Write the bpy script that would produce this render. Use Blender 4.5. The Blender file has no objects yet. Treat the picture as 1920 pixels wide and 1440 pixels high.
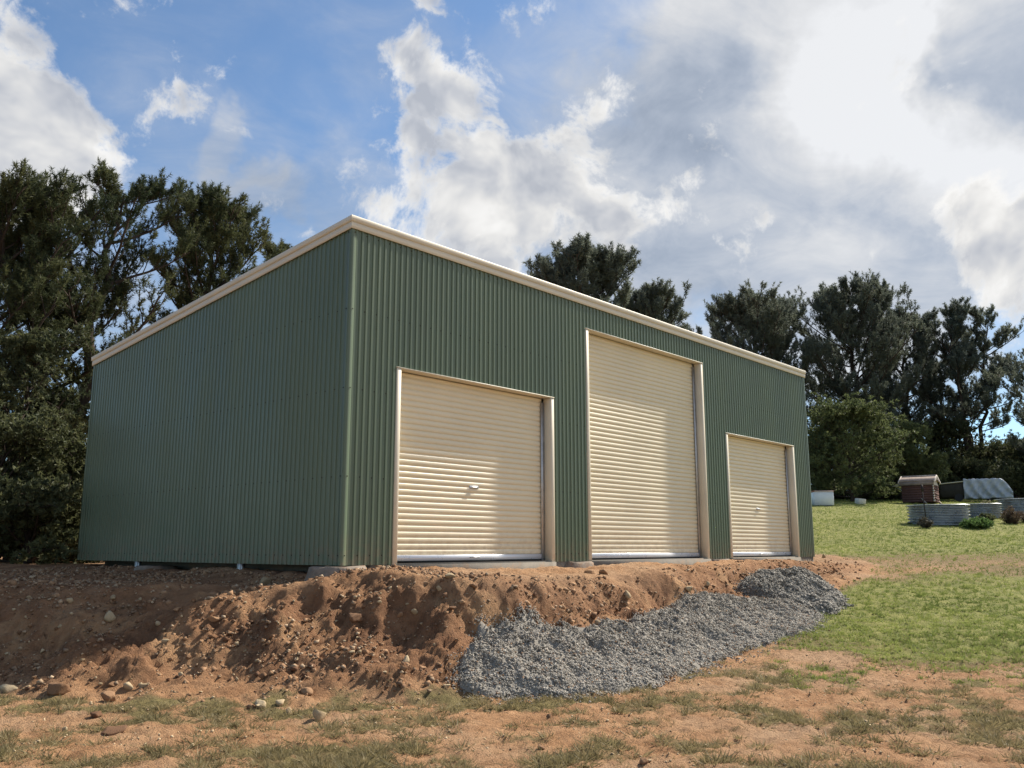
import bpy, math, random
import numpy as np
from mathutils import Vector, Matrix

random.seed(7)
RNG = np.random.default_rng(11)
SC = bpy.context.scene
COL = SC.collection

# ------------------------------------------------------------------ camera
S = 5.2                                   # wall height of the shed in metres
CAM = np.array([-7.958, -10.353, 1.6])
PITCH, YAW = 0.1822, 0.8425
cam_d = bpy.data.cameras.new('camera')
cam = bpy.data.objects.new('camera', cam_d)
COL.objects.link(cam)
cam.location = CAM
cam.rotation_euler = (math.pi/2 + PITCH, 0, -YAW)
cam_d.sensor_width = 36
cam_d.lens = 1663.1/1920*36
cam_d.clip_end = 5000
SC.camera = cam
FWD = np.array([math.sin(YAW)*math.cos(PITCH), math.cos(YAW)*math.cos(PITCH), math.sin(PITCH)])
RGT = np.array([math.cos(YAW), -math.sin(YAW), 0.0])
UPV = np.cross(RGT, FWD)
HF = np.array([math.sin(YAW), math.cos(YAW)])     # heading on the ground plane
HR = np.array([math.cos(YAW), -math.sin(YAW)])

def sight(px, py):
    return FWD + RGT*(px-960)/1663.1 - UPV*(py-720)/1663.1

# ------------------------------------------------------------------ light
SUN_AZ = math.radians(90+8.5)             # clockwise from +Y
SUN_EL = math.radians(43)
SUND = np.array([math.sin(SUN_AZ)*math.cos(SUN_EL), math.cos(SUN_AZ)*math.cos(SUN_EL), math.sin(SUN_EL)])
sun_d = bpy.data.lights.new('sun', 'SUN')
sun_d.energy = 4.8
sun_d.angle = math.radians(1.8)
sun_d.color = (1.0, 0.93, 0.82)
sun = bpy.data.objects.new('sun', sun_d)
COL.objects.link(sun)
sun.rotation_euler = Vector(-SUND).to_track_quat('-Z', 'Y').to_euler()
sun.location = (20, -10, 30)

SC.view_settings.view_transform = 'Standard'
SC.view_settings.look = 'None'
SC.view_settings.exposure = 0.62
SC.view_settings.gamma = 1.0
SC.view_settings.use_curve_mapping = False
SC.cycles.max_bounces = 6
SC.cycles.diffuse_bounces = 3
SC.cycles.glossy_bounces = 3
SC.cycles.transmission_bounces = 3
SC.cycles.use_denoising = True

class Nodes:
    """small helper round a node tree"""
    def __init__(self, tree):
        self.t = tree
        tree.nodes.clear()
    def n(self, kind, **kw):
        x = self.t.nodes.new(kind)
        for k, v in kw.items():
            setattr(x, k, v)
        return x
    def link(self, a, b):
        self.t.links.new(a, b)
    def put(self, sock, v):
        if hasattr(v, 'links') or hasattr(v, 'is_output'):
            self.link(v, sock)
        else:
            sock.default_value = v
    def m(self, op, a, b=None, c=None, clamp=False):
        x = self.n('ShaderNodeMath', operation=op, use_clamp=clamp)
        self.put(x.inputs[0], a)
        if b is not None: self.put(x.inputs[1], b)
        if c is not None: self.put(x.inputs[2], c)
        return x.outputs[0]
    def vm(self, op, a, b=None):
        x = self.n('ShaderNodeVectorMath', operation=op)
        self.put(x.inputs[0], a)
        if b is not None: self.put(x.inputs[1], b)
        return x.outputs['Value'] if op in ('DOT_PRODUCT', 'LENGTH') else x.outputs[0]
    def scale(self, a, s):
        x = self.n('ShaderNodeVectorMath', operation='SCALE')
        self.put(x.inputs[0], a); self.put(x.inputs['Scale'], s)
        return x.outputs[0]
    def ramp(self, v, a, b, lo=0.0, hi=1.0, smooth=True):
        x = self.n('ShaderNodeMapRange', interpolation_type='SMOOTHSTEP' if smooth else 'LINEAR')
        x.clamp = True if not smooth else x.clamp
        self.put(x.inputs[0], v)
        for i, q in ((1, a), (2, b), (3, lo), (4, hi)):
            self.put(x.inputs[i], q)
        return x.outputs[0]
    def mix(self, f, a, b, mode='MIX'):
        x = self.n('ShaderNodeMix', data_type='RGBA', blend_type=mode)
        self.put(x.inputs[0], f)
        for s, v in ((x.inputs[6], a), (x.inputs[7], b)):
            if isinstance(v, tuple) and len(v) == 3: v = (*v, 1)
            self.put(s, v)
        return x.outputs[2]
    def noise(self, vec, scale, detail=5, rough=0.5, dist=0.0):
        x = self.n('ShaderNodeTexNoise')
        if vec is not None: self.link(vec, x.inputs['Vector'])
        x.inputs['Scale'].default_value = scale
        x.inputs['Detail'].default_value = detail
        x.inputs['Roughness'].default_value = rough
        x.inputs['Distortion'].default_value = dist
        return x.outputs['Fac']

# ------------------------------------------------------------------ sky
world = bpy.data.worlds.new('World')
SC.world = world
world.use_nodes = True
W = Nodes(world.node_tree)
sky = W.n('ShaderNodeTexSky', sky_type='NISHITA', sun_disc=False)
sky.sun_elevation = SUN_EL
sky.sun_rotation = SUN_AZ
sky.altitude = 700
sky.air_density = 1.0
sky.dust_density = 0.6
sky.ozone_density = 2.0
tc = W.n('ShaderNodeTexCoord')
D = W.vm('NORMALIZE', tc.outputs['Generated'])

wb = W.n('ShaderNodeTexNoise'); W.link(D, wb.inputs['Vector']); wb.inputs['Scale'].default_value = 3.2; wb.inputs['Detail'].default_value = 6; wb.inputs['Roughness'].default_value = 0.6
DB = W.vm('NORMALIZE', W.vm('ADD', D, W.scale(W.vm('SUBTRACT', wb.outputs['Color'], (0.5, 0.5, 0.5)), 0.42)))
def blobs(items, D=D):
    """sum of soft round patches of sky, each given by a direction and a radius in degrees"""
    out = None
    for (px, py, r, w) in items:
        c = sight(px, py); c = c/np.linalg.norm(c)
        d = W.vm('DOT_PRODUCT', D, tuple(c))
        g = W.ramp(d, math.cos(math.radians(r)), math.cos(math.radians(r*0.15)), 0.0, w)
        out = g if out is None else W.m('ADD', out, g)
    return out

sunn = W.vm('DOT_PRODUCT', D, tuple(SUND))
warp = W.n('ShaderNodeTexNoise')
W.link(D, warp.inputs['Vector']); warp.inputs['Scale'].default_value = 5.0; warp.inputs['Detail'].default_value = 3
wv = W.scale(W.vm('SUBTRACT', warp.outputs['Color'], (0.5, 0.5, 0.5)), 0.10)
DW = W.vm('ADD', D, wv)
puff = W.noise(DW, 12.0, 12, 0.63)
sunward = SUND - 0.0
puff2 = W.noise(W.vm('ADD', DW, tuple(0.016*sunward + np.array([0, 0, 0.010]))), 11.0, 4, 0.50)
puff1 = W.noise(DW, 11.0, 4, 0.50)
# cumulus: where they stand in this sky
cum_bias = blobs([(10, 140, 5.0, .25), (-60, 240, 8, .30), (30, 270, 5, .22), (130, 285, 4.5, .19), (215, 270, 3.0, .13), (20, 340, 5, .2),
                  (755, 60, 3.4, .27), (775, 130, 3.4, .26), (890, 150, 2.8, .21), (815, 205, 3.0, .22),
                  (850, 290, 4.6, .27), (900, 380, 5.5, .28), (965, 300, 4.6, .24), (1020, 370, 4.5, .22), (800, 400, 4.2, .22), (730, 410, 2.6, .19), (900, 460, 6, .24),
                  (985, 25, 3.2, .17), (1080, 215, 2.2, .18), (1110, 410, 4.5, .22), (1230, 390, 4.5, .23), (1350, 385, 4.0, .21), (1440, 365, 2.6, .15), (1480, 405, 2.2, .13),
                  (1800, 410, 3.0, .17), (1870, 410, 3.6, .21), (1900, 500, 4.5, .22), (1960, 440, 6, .26), (1900, 640, 4, .15),
                  (80, 10, 3, .15)])
# beyond the frame the sky goes on shaped for light: clearer left to dim the side wall, cloudier right
beyond = W.m('SUBTRACT', 1.0, W.ramp(W.vm('DOT_PRODUCT', D, tuple(FWD)), 0.70, 0.84))
across = W.vm('DOT_PRODUCT', D, tuple(RGT))
back = W.m('MULTIPLY', beyond, W.m('ADD', 0.155, W.m('MULTIPLY', across, 0.10)))
cum_bias = W.m('ADD', cum_bias, back)
cden = W.m('ADD', W.m('MULTIPLY', W.m('SUBTRACT', puff, 0.5), 2.1), W.m('SUBTRACT', cum_bias, 0.235))
calpha = W.ramp(cden, -0.05, 0.26)
cthick = W.ramp(cden, 0.05, 0.34)
crel = W.m('MULTIPLY', W.m('SUBTRACT', puff1, puff2), 1.6)
clum = W.m('ADD', W.m('SUBTRACT', 1.02, W.m('MULTIPLY', cthick, 0.20)), crel)
clum = W.m('ADD', clum, W.m('MULTIPLY', W.ramp(sunn, 0.72, 0.98), 0.16))
clum = W.m('MINIMUM', W.m('MAXIMUM', clum, 0.62), 1.10)
# thin high veil, heavier towards the sun
sp = W.n('ShaderNodeSeparateXYZ'); W.link(D, sp.inputs[0])
zz = W.m('ADD', W.m('MAXIMUM', sp.outputs[2], 0.0), 0.22)
cb = W.n('ShaderNodeCombineXYZ')
W.link(W.m('DIVIDE', sp.outputs[0], zz), cb.inputs[0]); W.link(W.m('DIVIDE', sp.outputs[1], zz), cb.inputs[1])
flat = cb.outputs[0]
veil_n = W.noise(flat, 1.7, 7, 0.55, 0.6)
veil_f = W.noise(flat, 5.0, 6, 0.6, 0.8)
veil_bias = blobs([(1250, 60, 11, .12), (1500, 150, 14, .40), (1800, 80, 16, .45), (1500, 420, 13, .40), (1250, 280, 9, .20), (1020, 120, 7, .10),
                   (1050, 480, 9, .22), (1750, 280, 9, .25), (380, 190, 2.2, .16), (425, 270, 2.2, .16), (470, 325, 2.4, .14), (1800, 600, 8, .25), (330, 60, 6, .05),
                   (720, 20, 6, .10), (1000, 620, 18, .12), (300, 620, 18, .14), (650, 340, 6, .10)], DB)
vden = W.m('ADD', W.m('ADD', W.m('MULTIPLY', veil_n, 0.55), W.m('MULTIPLY', veil_f, 0.35)), W.m('SUBTRACT', veil_bias, 0.44))
vden = W.m('ADD', vden, W.m('MULTIPLY', W.ramp(sunn, 0.75, 0.98), 0.15))
vden = W.m('ADD', vden, W.m('MULTIPLY', beyond, W.m('ADD', 0.04, W.m('MULTIPLY', across, 0.16))))
valpha = W.ramp(vden, -0.08, 0.50, 0.07, 0.93)
glow = W.ramp(sunn, 0.70, 1.0)
dark_n = W.noise(flat, 2.6, 6, 0.55, 0.3)
dk = blobs([(1870, 120, 5.5, .09), (1790, 340, 4, .12), (1270, 250, 5, .11), (1700, 320, 3.5, .10), (1900, 30, 6, .2)], DB)
vlum = W.m('ADD', W.m('ADD', W.m('ADD', 0.67, W.m('MULTIPLY', glow, 0.17)), W.m('MULTIPLY', W.m('SUBTRACT', veil_f, 0.5), 0.55)), W.m('MULTIPLY', W.m('SUBTRACT', dark_n, 0.5), 0.55))
vlum = W.m('SUBTRACT', vlum, dk)
brt = blobs([(1540, 30, 7, .22), (1600, 120, 6, .18), (1740, 230, 6, .18), (1880, 270, 7, .22), (1800, 20, 6, .10), (1500, 470, 8, .04)], DB)
vlum = W.m('MINIMUM', W.m('MAXIMUM', W.m('ADD', vlum, brt), 0.48), 1.06)
vcol = W.mix(W.ramp(vlum, 0.45, 0.95), (0.80, 0.92, 1.12), (1.0, 1.0, 1.0))
vcol = W.vm('SCALE', vcol)
vs = vcol.node; W.put(vs.inputs['Scale'], W.m('MULTIPLY', vlum, 5.5))
ccol = W.mix(W.ramp(clum, 0.5, 1.0), (0.86, 0.92, 1.05), (1.0, 0.99, 0.97))
ccol = W.vm('SCALE', ccol)
W.put(ccol.node.inputs['Scale'], W.m('MULTIPLY', clum, 5.7))
skyc = W.mix(1.0, sky.outputs[0], (0.76, 0.92, 1.00), 'MULTIPLY')
c1 = W.mix(valpha, skyc, vcol)
c2 = W.mix(W.m('MULTIPLY', calpha, 0.96), c1, ccol)
bg = W.n('ShaderNodeBackground')
W.link(c2, bg.inputs['Color'])
bg.inputs['Strength'].default_value = 0.10
wo = W.n('ShaderNodeOutputWorld')
W.link(bg.outputs[0], wo.inputs['Surface'])
world.cycles.sampling_method = 'MANUAL'
world.cycles.sample_map_resolution = 512

# ------------------------------------------------------------------ helpers
def np_mesh(name, verts, faces, mat=None, parent=None, smooth=False, attrs=None, mats=None, mat_idx=None, link=True):
    """verts (N,3); faces = (M,k) array or list of arrays with equal k each"""
    me = bpy.data.meshes.new(name)
    verts = np.asarray(verts, np.float32)
    if isinstance(faces, np.ndarray): faces = [faces]
    faces = [np.asarray(f, np.int32) for f in faces if len(f)]
    me.vertices.add(len(verts)); me.vertices.foreach_set('co', verts.ravel())
    nl = sum(f.size for f in faces); nf = sum(len(f) for f in faces)
    me.loops.add(nl); me.loops.foreach_set('vertex_index', np.concatenate([f.ravel() for f in faces]))
    tot = np.concatenate([np.full(len(f), f.shape[1], np.int32) for f in faces])
    st = np.concatenate([[0], np.cumsum(tot)[:-1]]).astype(np.int32)
    me.polygons.add(nf); me.polygons.foreach_set('loop_start', st); me.polygons.foreach_set('loop_total', tot)
    if smooth: me.polygons.foreach_set('use_smooth', np.ones(nf, bool))
    for mm in (mats or ([mat] if mat else [])): me.materials.append(mm)
    if mat_idx is not None: me.polygons.foreach_set('material_index', np.asarray(mat_idx, np.int32))
    me.update(calc_edges=True)
    for k, v in (attrs or {}).items():
        a = me.attributes.new(k, 'FLOAT', 'POINT'); a.data.foreach_set('value', np.asarray(v, np.float32))
    me.validate()
    if not link: return me
    o = bpy.data.objects.new(name, me); COL.objects.link(o)
    if parent is not None: o.parent = parent
    return o

def tag(o, label=None, cat=None, group=None, kind=None):
    if label: o['label'] = label
    if cat: o['category'] = cat
    if group: o['group'] = group
    if kind: o['kind'] = kind
    return o

def empty(name, loc=(0, 0, 0), rz=0.0):
    o = bpy.data.objects.new(name, None); COL.objects.link(o)
    o.location = loc; o.rotation_euler = (0, 0, rz); o.empty_display_size = 0.2
    return o

class MB:
    """collects boxes, prisms and tubes into one mesh"""
    def __init__(self): self.v = []; self.f3 = []; self.f4 = []; self.n = 0
    def add(self, v, f):
        v = np.asarray(v, float); f = np.asarray(f, int) + self.n
        self.v.append(v); self.n += len(v)
        (self.f3 if f.shape[1] == 3 else self.f4).append(f)
    def box(self, x0, x1, y0, y1, z0, z1, bev=0.0):
        if bev <= 0:
            v = [(x, y, z) for z in (z0, z1) for y in (y0, y1) for x in (x0, x1)]
            self.add(v, [(0, 2, 3, 1), (4, 5, 7, 6), (0, 1, 5, 4), (2, 6, 7, 3), (0, 4, 6, 2), (1, 3, 7, 5)])
        else:
            b = bev                                   # chamfered vertical and horizontal edges
            rings = []
            for z, i in ((z0, b), (z0+b, 0), (z1-b, 0), (z1, b)):
                X0, X1, Y0, Y1 = x0+i, x1-i, y0+i, y1-i
                rings.append([(X0+b, Y0, z), (X1-b, Y0, z), (X1, Y0+b, z), (X1, Y1-b, z), (X1-b, Y1, z), (X0+b, Y1, z), (X0, Y1-b, z), (X0, Y0+b, z)])
            self.loft(rings, True, True)
        return self
    def loft(self, rings, closed=True, cap=False):
        k = len(rings[0]); v = np.array(rings, float).reshape(-1, 3); f = []
        for r in range(len(rings)-1):
            for i in range(k if closed else k-1):
                j = (i+1) % k
                f.append((r*k+i, r*k+j, (r+1)*k+j, (r+1)*k+i))
        self.add(v, f)
        if cap:
            for r in (0, len(rings)-1):
                c = np.mean(rings[r], axis=0); base = [tuple(p) for p in rings[r]]
                vv = base + [tuple(c)]
                self.add(vv, [((i+1) % k, i, k) if r == 0 else (i, (i+1) % k, k) for i in range(k)])
        return self
    def tube(self, pts, rad, sides=6, cap=True):
        pts = np.asarray(pts, float); rad = np.broadcast_to(np.asarray(rad, float), (len(pts),))
        t = np.gradient(pts, axis=0); t /= (np.linalg.norm(t, axis=1, keepdims=True)+1e-9)
        ref = np.array([0, 0, 1.0]) if abs(t[0][2]) < 0.85 else np.array([1.0, 0, 0])
        u = np.cross(t, ref); u /= (np.linalg.norm(u, axis=1, keepdims=True)+1e-9); w = np.cross(t, u)
        a = np.linspace(0, 2*math.pi, sides, endpoint=False)
        rings = pts[:, None, :] + rad[:, None, None]*(np.cos(a)[None, :, None]*u[:, None, :] + np.sin(a)[None, :, None]*w[:, None, :])
        self.loft(list(rings), True, cap and len(pts) > 1)
        return self
    def build(self, name, mat, parent=None, smooth=False, attrs=None):
        fs = []
        if self.f4: fs.append(np.concatenate(self.f4))
        if self.f3: fs.append(np.concatenate(self.f3))
        return np_mesh(name, np.concatenate(self.v), fs, mat, parent, smooth, attrs)

# gradient noise in numpy
_perm = np.random.default_rng(5).permutation(512)
_g = np.random.default_rng(6).normal(size=(512, 2)); _g /= np.linalg.norm(_g, axis=1, keepdims=True)
def perlin(x, y, seed=0):
    xi = np.floor(x).astype(int); yi = np.floor(y).astype(int); xf = x-xi; yf = y-yi
    def gr(i, j, dx, dy):
        h = _perm[(_perm[(i + seed*37) & 511] + j) & 511]
        return _g[h, 0]*dx + _g[h, 1]*dy
    u = xf*xf*xf*(xf*(xf*6-15)+10); v = yf*yf*yf*(yf*(yf*6-15)+10)
    a = gr(xi, yi, xf, yf); b = gr(xi+1, yi, xf-1, yf); c = gr(xi, yi+1, xf, yf-1); d = gr(xi+1, yi+1, xf-1, yf-1)
    return ((a*(1-u)+b*u)*(1-v) + (c*(1-u)+d*u)*v)*1.5
def fbm(x, y, oct=4, seed=0, gain=0.5):
    o = 0; a = 1.0
    for k in range(oct):
        o = o + a*perlin(x*2**k, y*2**k, seed+k*3); a *= gain
    return o
def sstep(a, b, x):
    t = np.clip((x-a)/(b-a), 0, 1); return t*t*(3-2*t)

# ------------------------------------------------------------------ materials
def new_mat(name):
    m = bpy.data.materials.new(name); m.use_nodes = True
    return m, Nodes(m.node_tree)
def finish(N, col, rough=0.6, metal=0.0, spec=0.5, bump=None, bstr=0.3, bdist=0.02, coat=0.0):
    b = N.n('ShaderNodeBsdfPrincipled')
    if isinstance(col, tuple) and len(col) == 3: col = (*col, 1)
    N.put(b.inputs['Base Color'], col)
    N.put(b.inputs['Roughness'], rough); N.put(b.inputs['Metallic'], metal)
    N.put(b.inputs['Specular IOR Level'], spec); b.inputs['Coat Weight'].default_value = coat
    if bump is not None:
        bp = N.n('ShaderNodeBump'); bp.inputs['Strength'].default_value = bstr; bp.inputs['Distance'].default_value = bdist
        N.link(bump, bp.inputs['Height']); N.link(bp.outputs[0], b.inputs['Normal'])
    o = N.n('ShaderNodeOutputMaterial'); N.link(b.outputs[0], o.inputs[0])
    return b
def simple(name, col, rough=0.6, metal=0.0, spec=0.5, var=0.12, nscale=6.0, bump=0.0, bscale=60.0, grime=None, vscale=(1, 1, 1), sheet=0.0, splash=None):
    m, N = new_mat(name)
    t = N.n('ShaderNodeTexCoord').outputs['Object']
    mp = N.n('ShaderNodeMapping'); N.link(t, mp.inputs[0]); mp.inputs['Scale'].default_value = vscale
    n1 = N.noise(mp.outputs[0], nscale, 6, 0.6)
    f = N.ramp(n1, 0.3, 0.7, 1-var, 1+var)
    c = N.vm('SCALE', (*col,)); N.put(c.node.inputs['Scale'], f)
    if grime:
        g = N.noise(mp.outputs[0], nscale*0.45, 7, 0.65)
        c = N.mix(N.ramp(g, grime[1], grime[1]+0.16, 0, grime[2]), c, grime[0])
    if sheet:
        sx = N.n('ShaderNodeSeparateXYZ'); N.link(t, sx.inputs[0])
        wn = N.n('ShaderNodeTexWhiteNoise', noise_dimensions='1D')
        N.link(N.m('FLOOR', N.m('DIVIDE', N.m('ADD', sx.outputs[0], sx.outputs[1]), 0.798)), wn.inputs['W'])
        k = N.vm('SCALE', c); N.put(k.node.inputs['Scale'], N.m('ADD', 1-sheet/2, N.m('MULTIPLY', wn.outputs['Value'], sheet))); c = k
    if splash:
        sx = N.n('ShaderNodeSeparateXYZ'); N.link(t, sx.inputs[0])
        sn = N.noise(t, 7, 7, 0.7)
        f = N.m('MULTIPLY', N.ramp(sx.outputs[2], splash[1], 0.0), N.ramp(sn, 0.38, 0.66))
        c = N.mix(N.m('MULTIPLY', f, splash[2]), c, splash[0])
    b = N.noise(t, bscale, 4, 0.6) if bump else None
    finish(N, c, N.ramp(n1, 0.3, 0.7, max(rough-0.07, 0.02), min(rough+0.07, 1)), metal, spec, b, bump, 0.01)
    return m

M = {}
M['green'] = simple('green_colour_coated_steel', (0.118, 0.160, 0.100), 0.37, 0.0, 0.5, 0.07, 1.2, 0.02, 30, vscale=(1, 1, .25), sheet=0.07, splash=((0.24, 0.16, 0.10), 0.55, 0.55))
M['cream'] = simple('cream_colour_coated_steel', (0.80, 0.70, 0.50), 0.40, 0, 0.5, 0.035, 1.0, 0.01, 40, splash=((0.42, 0.30, 0.19), 0.75, 0.40))
M['cream_trim'] = simple('cream_trim_steel', (0.70, 0.63, 0.49), 0.45, 0, 0.5, 0.05, 1.3, splash=((0.42, 0.30, 0.19), 0.45, 0.40))
M['galv'] = simple('galvanised_steel', (0.50, 0.51, 0.52), 0.42, 0.75, 0.5, 0.14, 9, 0.03, 60)
M['zinc'] = simple('weathered_corrugated_zinc', (0.38, 0.39, 0.40), 0.30, 0.85, 0.5, 0.2, 4, 0.03, 60, ((0.16, 0.13, 0.11), 0.55, 0.5))
M['rail'] = simple('silver_bottom_rail', (0.78, 0.79, 0.82), 0.32, 0.25, 0.5, 0.03, 3)
M['rubber'] = simple('black_rubber', (0.02, 0.02, 0.02), 0.7)
M['concrete'] = simple('grey_concrete', (0.19, 0.170, 0.142), 0.9, 0, 0.3, 0.18, 5, 0.5, 40, ((0.24, 0.16, 0.10), 0.5, 0.6))
M['footing'] = simple('rough_footing_concrete', (0.25, 0.205, 0.165), 0.95, 0, 0.2, 0.25, 9, 0.8, 30, ((0.26, 0.16, 0.10), 0.5, 0.6))
M['white'] = simple('white_enamel', (0.74, 0.76, 0.78), 0.4, 0, 0.5, 0.04, 3, 0, 60, ((0.45, 0.40, 0.33), 0.62, 0.35))
M['rust'] = simple('rusty_lid', (0.42, 0.20, 0.12), 0.8, 0, 0.3, 0.3, 7)
M['block'] = simple('cream_block', (0.62, 0.58, 0.48), 0.8, 0, 0.3, 0.12, 4)
M['redwood'] = simple('dark_red_boards', (0.105, 0.050, 0.042), 0.75, 0, 0.3, 0.25, 5, 0.2, 30, vscale=(1, 1, 4))
M['paleboard'] = simple('pale_painted_boards', (0.60, 0.52, 0.46), 0.7, 0, 0.3, 0.15, 6)
M['greypurple'] = simple('faded_fascia_board', (0.26, 0.21, 0.21), 0.7, 0, 0.3, 0.15, 6)
M['roofrust'] = simple('weathered_roof_sheet', (0.40, 0.30, 0.24), 0.7, 0, 0.3, 0.2, 8, 0, 60, ((0.18, 0.10, 0.07), 0.5, 0.7))
M['tarp'] = simple('grey_tarpaulin', (0.44, 0.47, 0.49), 0.5, 0, 0.5, 0.10, 4, 0.2, 14)
M['darkpanel'] = simple('dark_side_panel', (0.045, 0.04, 0.03), 0.7, 0, 0.3, 0.2, 5)
M['creamroof'] = simple('cream_roof_edge', (0.62, 0.58, 0.42), 0.6, 0, 0.4, 0.1, 5)
M['soil'] = simple('garden_soil', (0.07, 0.045, 0.03), 0.95, 0, 0.2, 0.3, 12, 0.8, 30)
M['picket'] = simple('dark_steel_picket', (0.035, 0.025, 0.022), 0.7, 0.2, 0.4, 0.2, 12)
M['board'] = simple('grey_old_timber', (0.36, 0.30, 0.23), 0.85, 0, 0.2, 0.2, 8)
M['bark'] = simple('pine_bark', (0.060, 0.045, 0.036), 0.95, 0, 0.2, 0.35, 5, 0.8, 14, vscale=(1, 1, .3))
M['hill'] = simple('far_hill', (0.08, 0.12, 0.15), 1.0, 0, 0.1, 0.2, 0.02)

def leaf_mat(name, c0, c1, trans=0.35, rough=0.6, spec=0.25):
    m, N = new_mat(name)
    a = N.n('ShaderNodeAttribute', attribute_name='var')
    c = N.mix(a.outputs['Fac'], c0, c1)
    b = N.n('ShaderNodeBsdfPrincipled'); N.link(c, b.inputs['Base Color'])
    b.inputs['Roughness'].default_value = rough; b.inputs['Specular IOR Level'].default_value = spec
    t = N.n('ShaderNodeBsdfTranslucent'); N.link(c, t.inputs['Color'])
    mx = N.n('ShaderNodeMixShader'); mx.inputs[0].default_value = trans
    N.link(b.outputs[0], mx.inputs[1]); N.link(t.outputs[0], mx.inputs[2])
    o = N.n('ShaderNodeOutputMaterial'); N.link(mx.outputs[0], o.inputs[0])
    return m
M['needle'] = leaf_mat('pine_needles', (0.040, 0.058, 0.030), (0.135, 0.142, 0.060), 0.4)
M['needle_far'] = leaf_mat('pine_needles_hazed', (0.100, 0.118, 0.100), (0.200, 0.220, 0.160), 0.45)  # haze and lens veil over the far pines put into the needle colour
M['willow'] = leaf_mat('light_green_leaves', (0.080, 0.105, 0.045), (0.215, 0.24, 0.10), 0.45)
M['shrub'] = leaf_mat('dark_shrub_leaves', (0.055, 0.070, 0.036), (0.165, 0.170, 0.075), 0.4)
M['weed'] = leaf_mat('dry_brown_weeds', (0.085, 0.050, 0.035), (0.17, 0.13, 0.075), 0.3)
M['darkweed'] = leaf_mat('dark_dead_weeds', (0.04, 0.036, 0.026), (0.11, 0.10, 0.07), 0.3)
M['herb'] = leaf_mat('garden_herbs', (0.06, 0.12, 0.03), (0.16, 0.24, 0.08), 0.35)
M['dryflower'] = leaf_mat('pale_seed_heads', (0.30, 0.27, 0.16), (0.55, 0.50, 0.34), 0.3)
M['grass'] = leaf_mat('green_grass', (0.145, 0.195, 0.046), (0.34, 0.375, 0.11), 0.4)
M['drygrass'] = leaf_mat('dry_grass', (0.145, 0.130, 0.058), (0.38, 0.30, 0.160), 0.4)

def ground_material():
    m, N = new_mat('earth_and_turf')
    t = N.n('ShaderNodeTexCoord').outputs['Object']
    ag = N.n('ShaderNodeAttribute', attribute_name='turf').outputs['Fac']
    ab = N.n('ShaderNodeAttribute', attribute_name='bank').outputs['Fac']
    big = N.noise(t, 0.5, 5, 0.6); mid = N.noise(t, 2.5, 7, 0.65); fine = N.noise(t, 14, 8, 0.7); grit = N.noise(t, 70, 4, 0.6)
    flatc = N.mix(N.ramp(mid, 0.3, 0.7), (0.34, 0.180, 0.088), (0.49, 0.285, 0.152))
    flatc = N.mix(N.ramp(big, 0.45, 0.65, 0, 0.55), flatc, (0.44, 0.30, 0.19))
    flatc = N.mix(N.ramp(fine, 0.52, 0.72, 0, 0.6), flatc, (0.19, 0.105, 0.058))
    bankc = N.mix(N.ramp(mid, 0.32, 0.68), (0.175, 0.088, 0.048), (0.33, 0.175, 0.092))
    bankc = N.mix(N.ramp(fine, 0.55, 0.75, 0, 0.75), bankc, (0.105, 0.052, 0.032))
    bankc = N.mix(N.ramp(fine, 0.42, 0.25, 0, 0.5), bankc, (0.38, 0.23, 0.13))
    bankc = N.mix(N.ramp(N.noise(t, 1.1, 6, 0.65, 0.4), 0.50, 0.66, 0, 0.75), bankc, (0.46, 0.275, 0.145))
    c = N.mix(ab, flatc, bankc)
    sp_ = N.n('ShaderNodeTexVoronoi'); N.link(t, sp_.inputs['Vector']); sp_.inputs['Scale'].default_value = 26
    c = N.mix(N.m('MULTIPLY', N.ramp(sp_.outputs['Distance'], 0.16, 0.06), N.ramp(mid, 0.45, 0.6, 0.05, 0.75)), c, (0.47, 0.36, 0.25))
    gcol = N.mix(N.ramp(mid, 0.35, 0.65), (0.175, 0.185, 0.055), (0.29, 0.28, 0.09))
    gcol = N.mix(N.ramp(ag, 0.60, 0.98, 0.85, 0.0), gcol, (0.22, 0.150, 0.080))
    gcol = N.mix(N.ramp(fine, 0.55, 0.72, 0, 0.7), gcol, (0.13, 0.105, 0.05))
    gf = N.ramp(N.m('ADD', ag, N.m('MULTIPLY', N.m('SUBTRACT', fine, 0.5), 0.8)), 0.35, 0.65)
    c = N.mix(gf, c, gcol)
    h = N.m('ADD', N.m('MULTIPLY', fine, 0.8), N.m('MULTIPLY', grit, 0.35))
    finish(N, c, 0.95, 0, 0.15, h, 1.0, 0.07)
    return m
M['earth'] = ground_material()

def stone_mat(name, c0, c1, attr='var'):
    m, N = new_mat(name)
    t = N.n('ShaderNodeTexCoord').outputs['Object']
    a = N.n('ShaderNodeAttribute', attribute_name=attr).outputs['Fac']
    oi = N.n('ShaderNodeObjectInfo').outputs['Random']
    f = N.m('FRACT', N.m('ADD', a, oi))
    n = N.noise(t, 14, 6, 0.65)
    c = N.mix(f, c0, c1)
    c = N.mix(N.ramp(n, 0.5, 0.7, 0, 0.55), c, tuple(0.5*q for q in c0))
    finish(N, c, 0.9, 0, 0.25, n, 0.5, 0.02)
    return m
M['stone'] = stone_mat('bank_stone', (0.13, 0.070, 0.040), (0.54, 0.40, 0.26))
M['palestone'] = stone_mat('pale_stone', (0.36, 0.26, 0.15), (0.58, 0.45, 0.28))
M['clod'] = stone_mat('earth_clod', (0.15, 0.075, 0.040), (0.44, 0.265, 0.145))
M['gravel'] = stone_mat('blue_grey_gravel', (0.235, 0.212, 0.178), (0.48, 0.44, 0.38))
M['darkgravel'] = stone_mat('dark_gravel', (0.15, 0.137, 0.118), (0.42, 0.39, 0.34))

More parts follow.
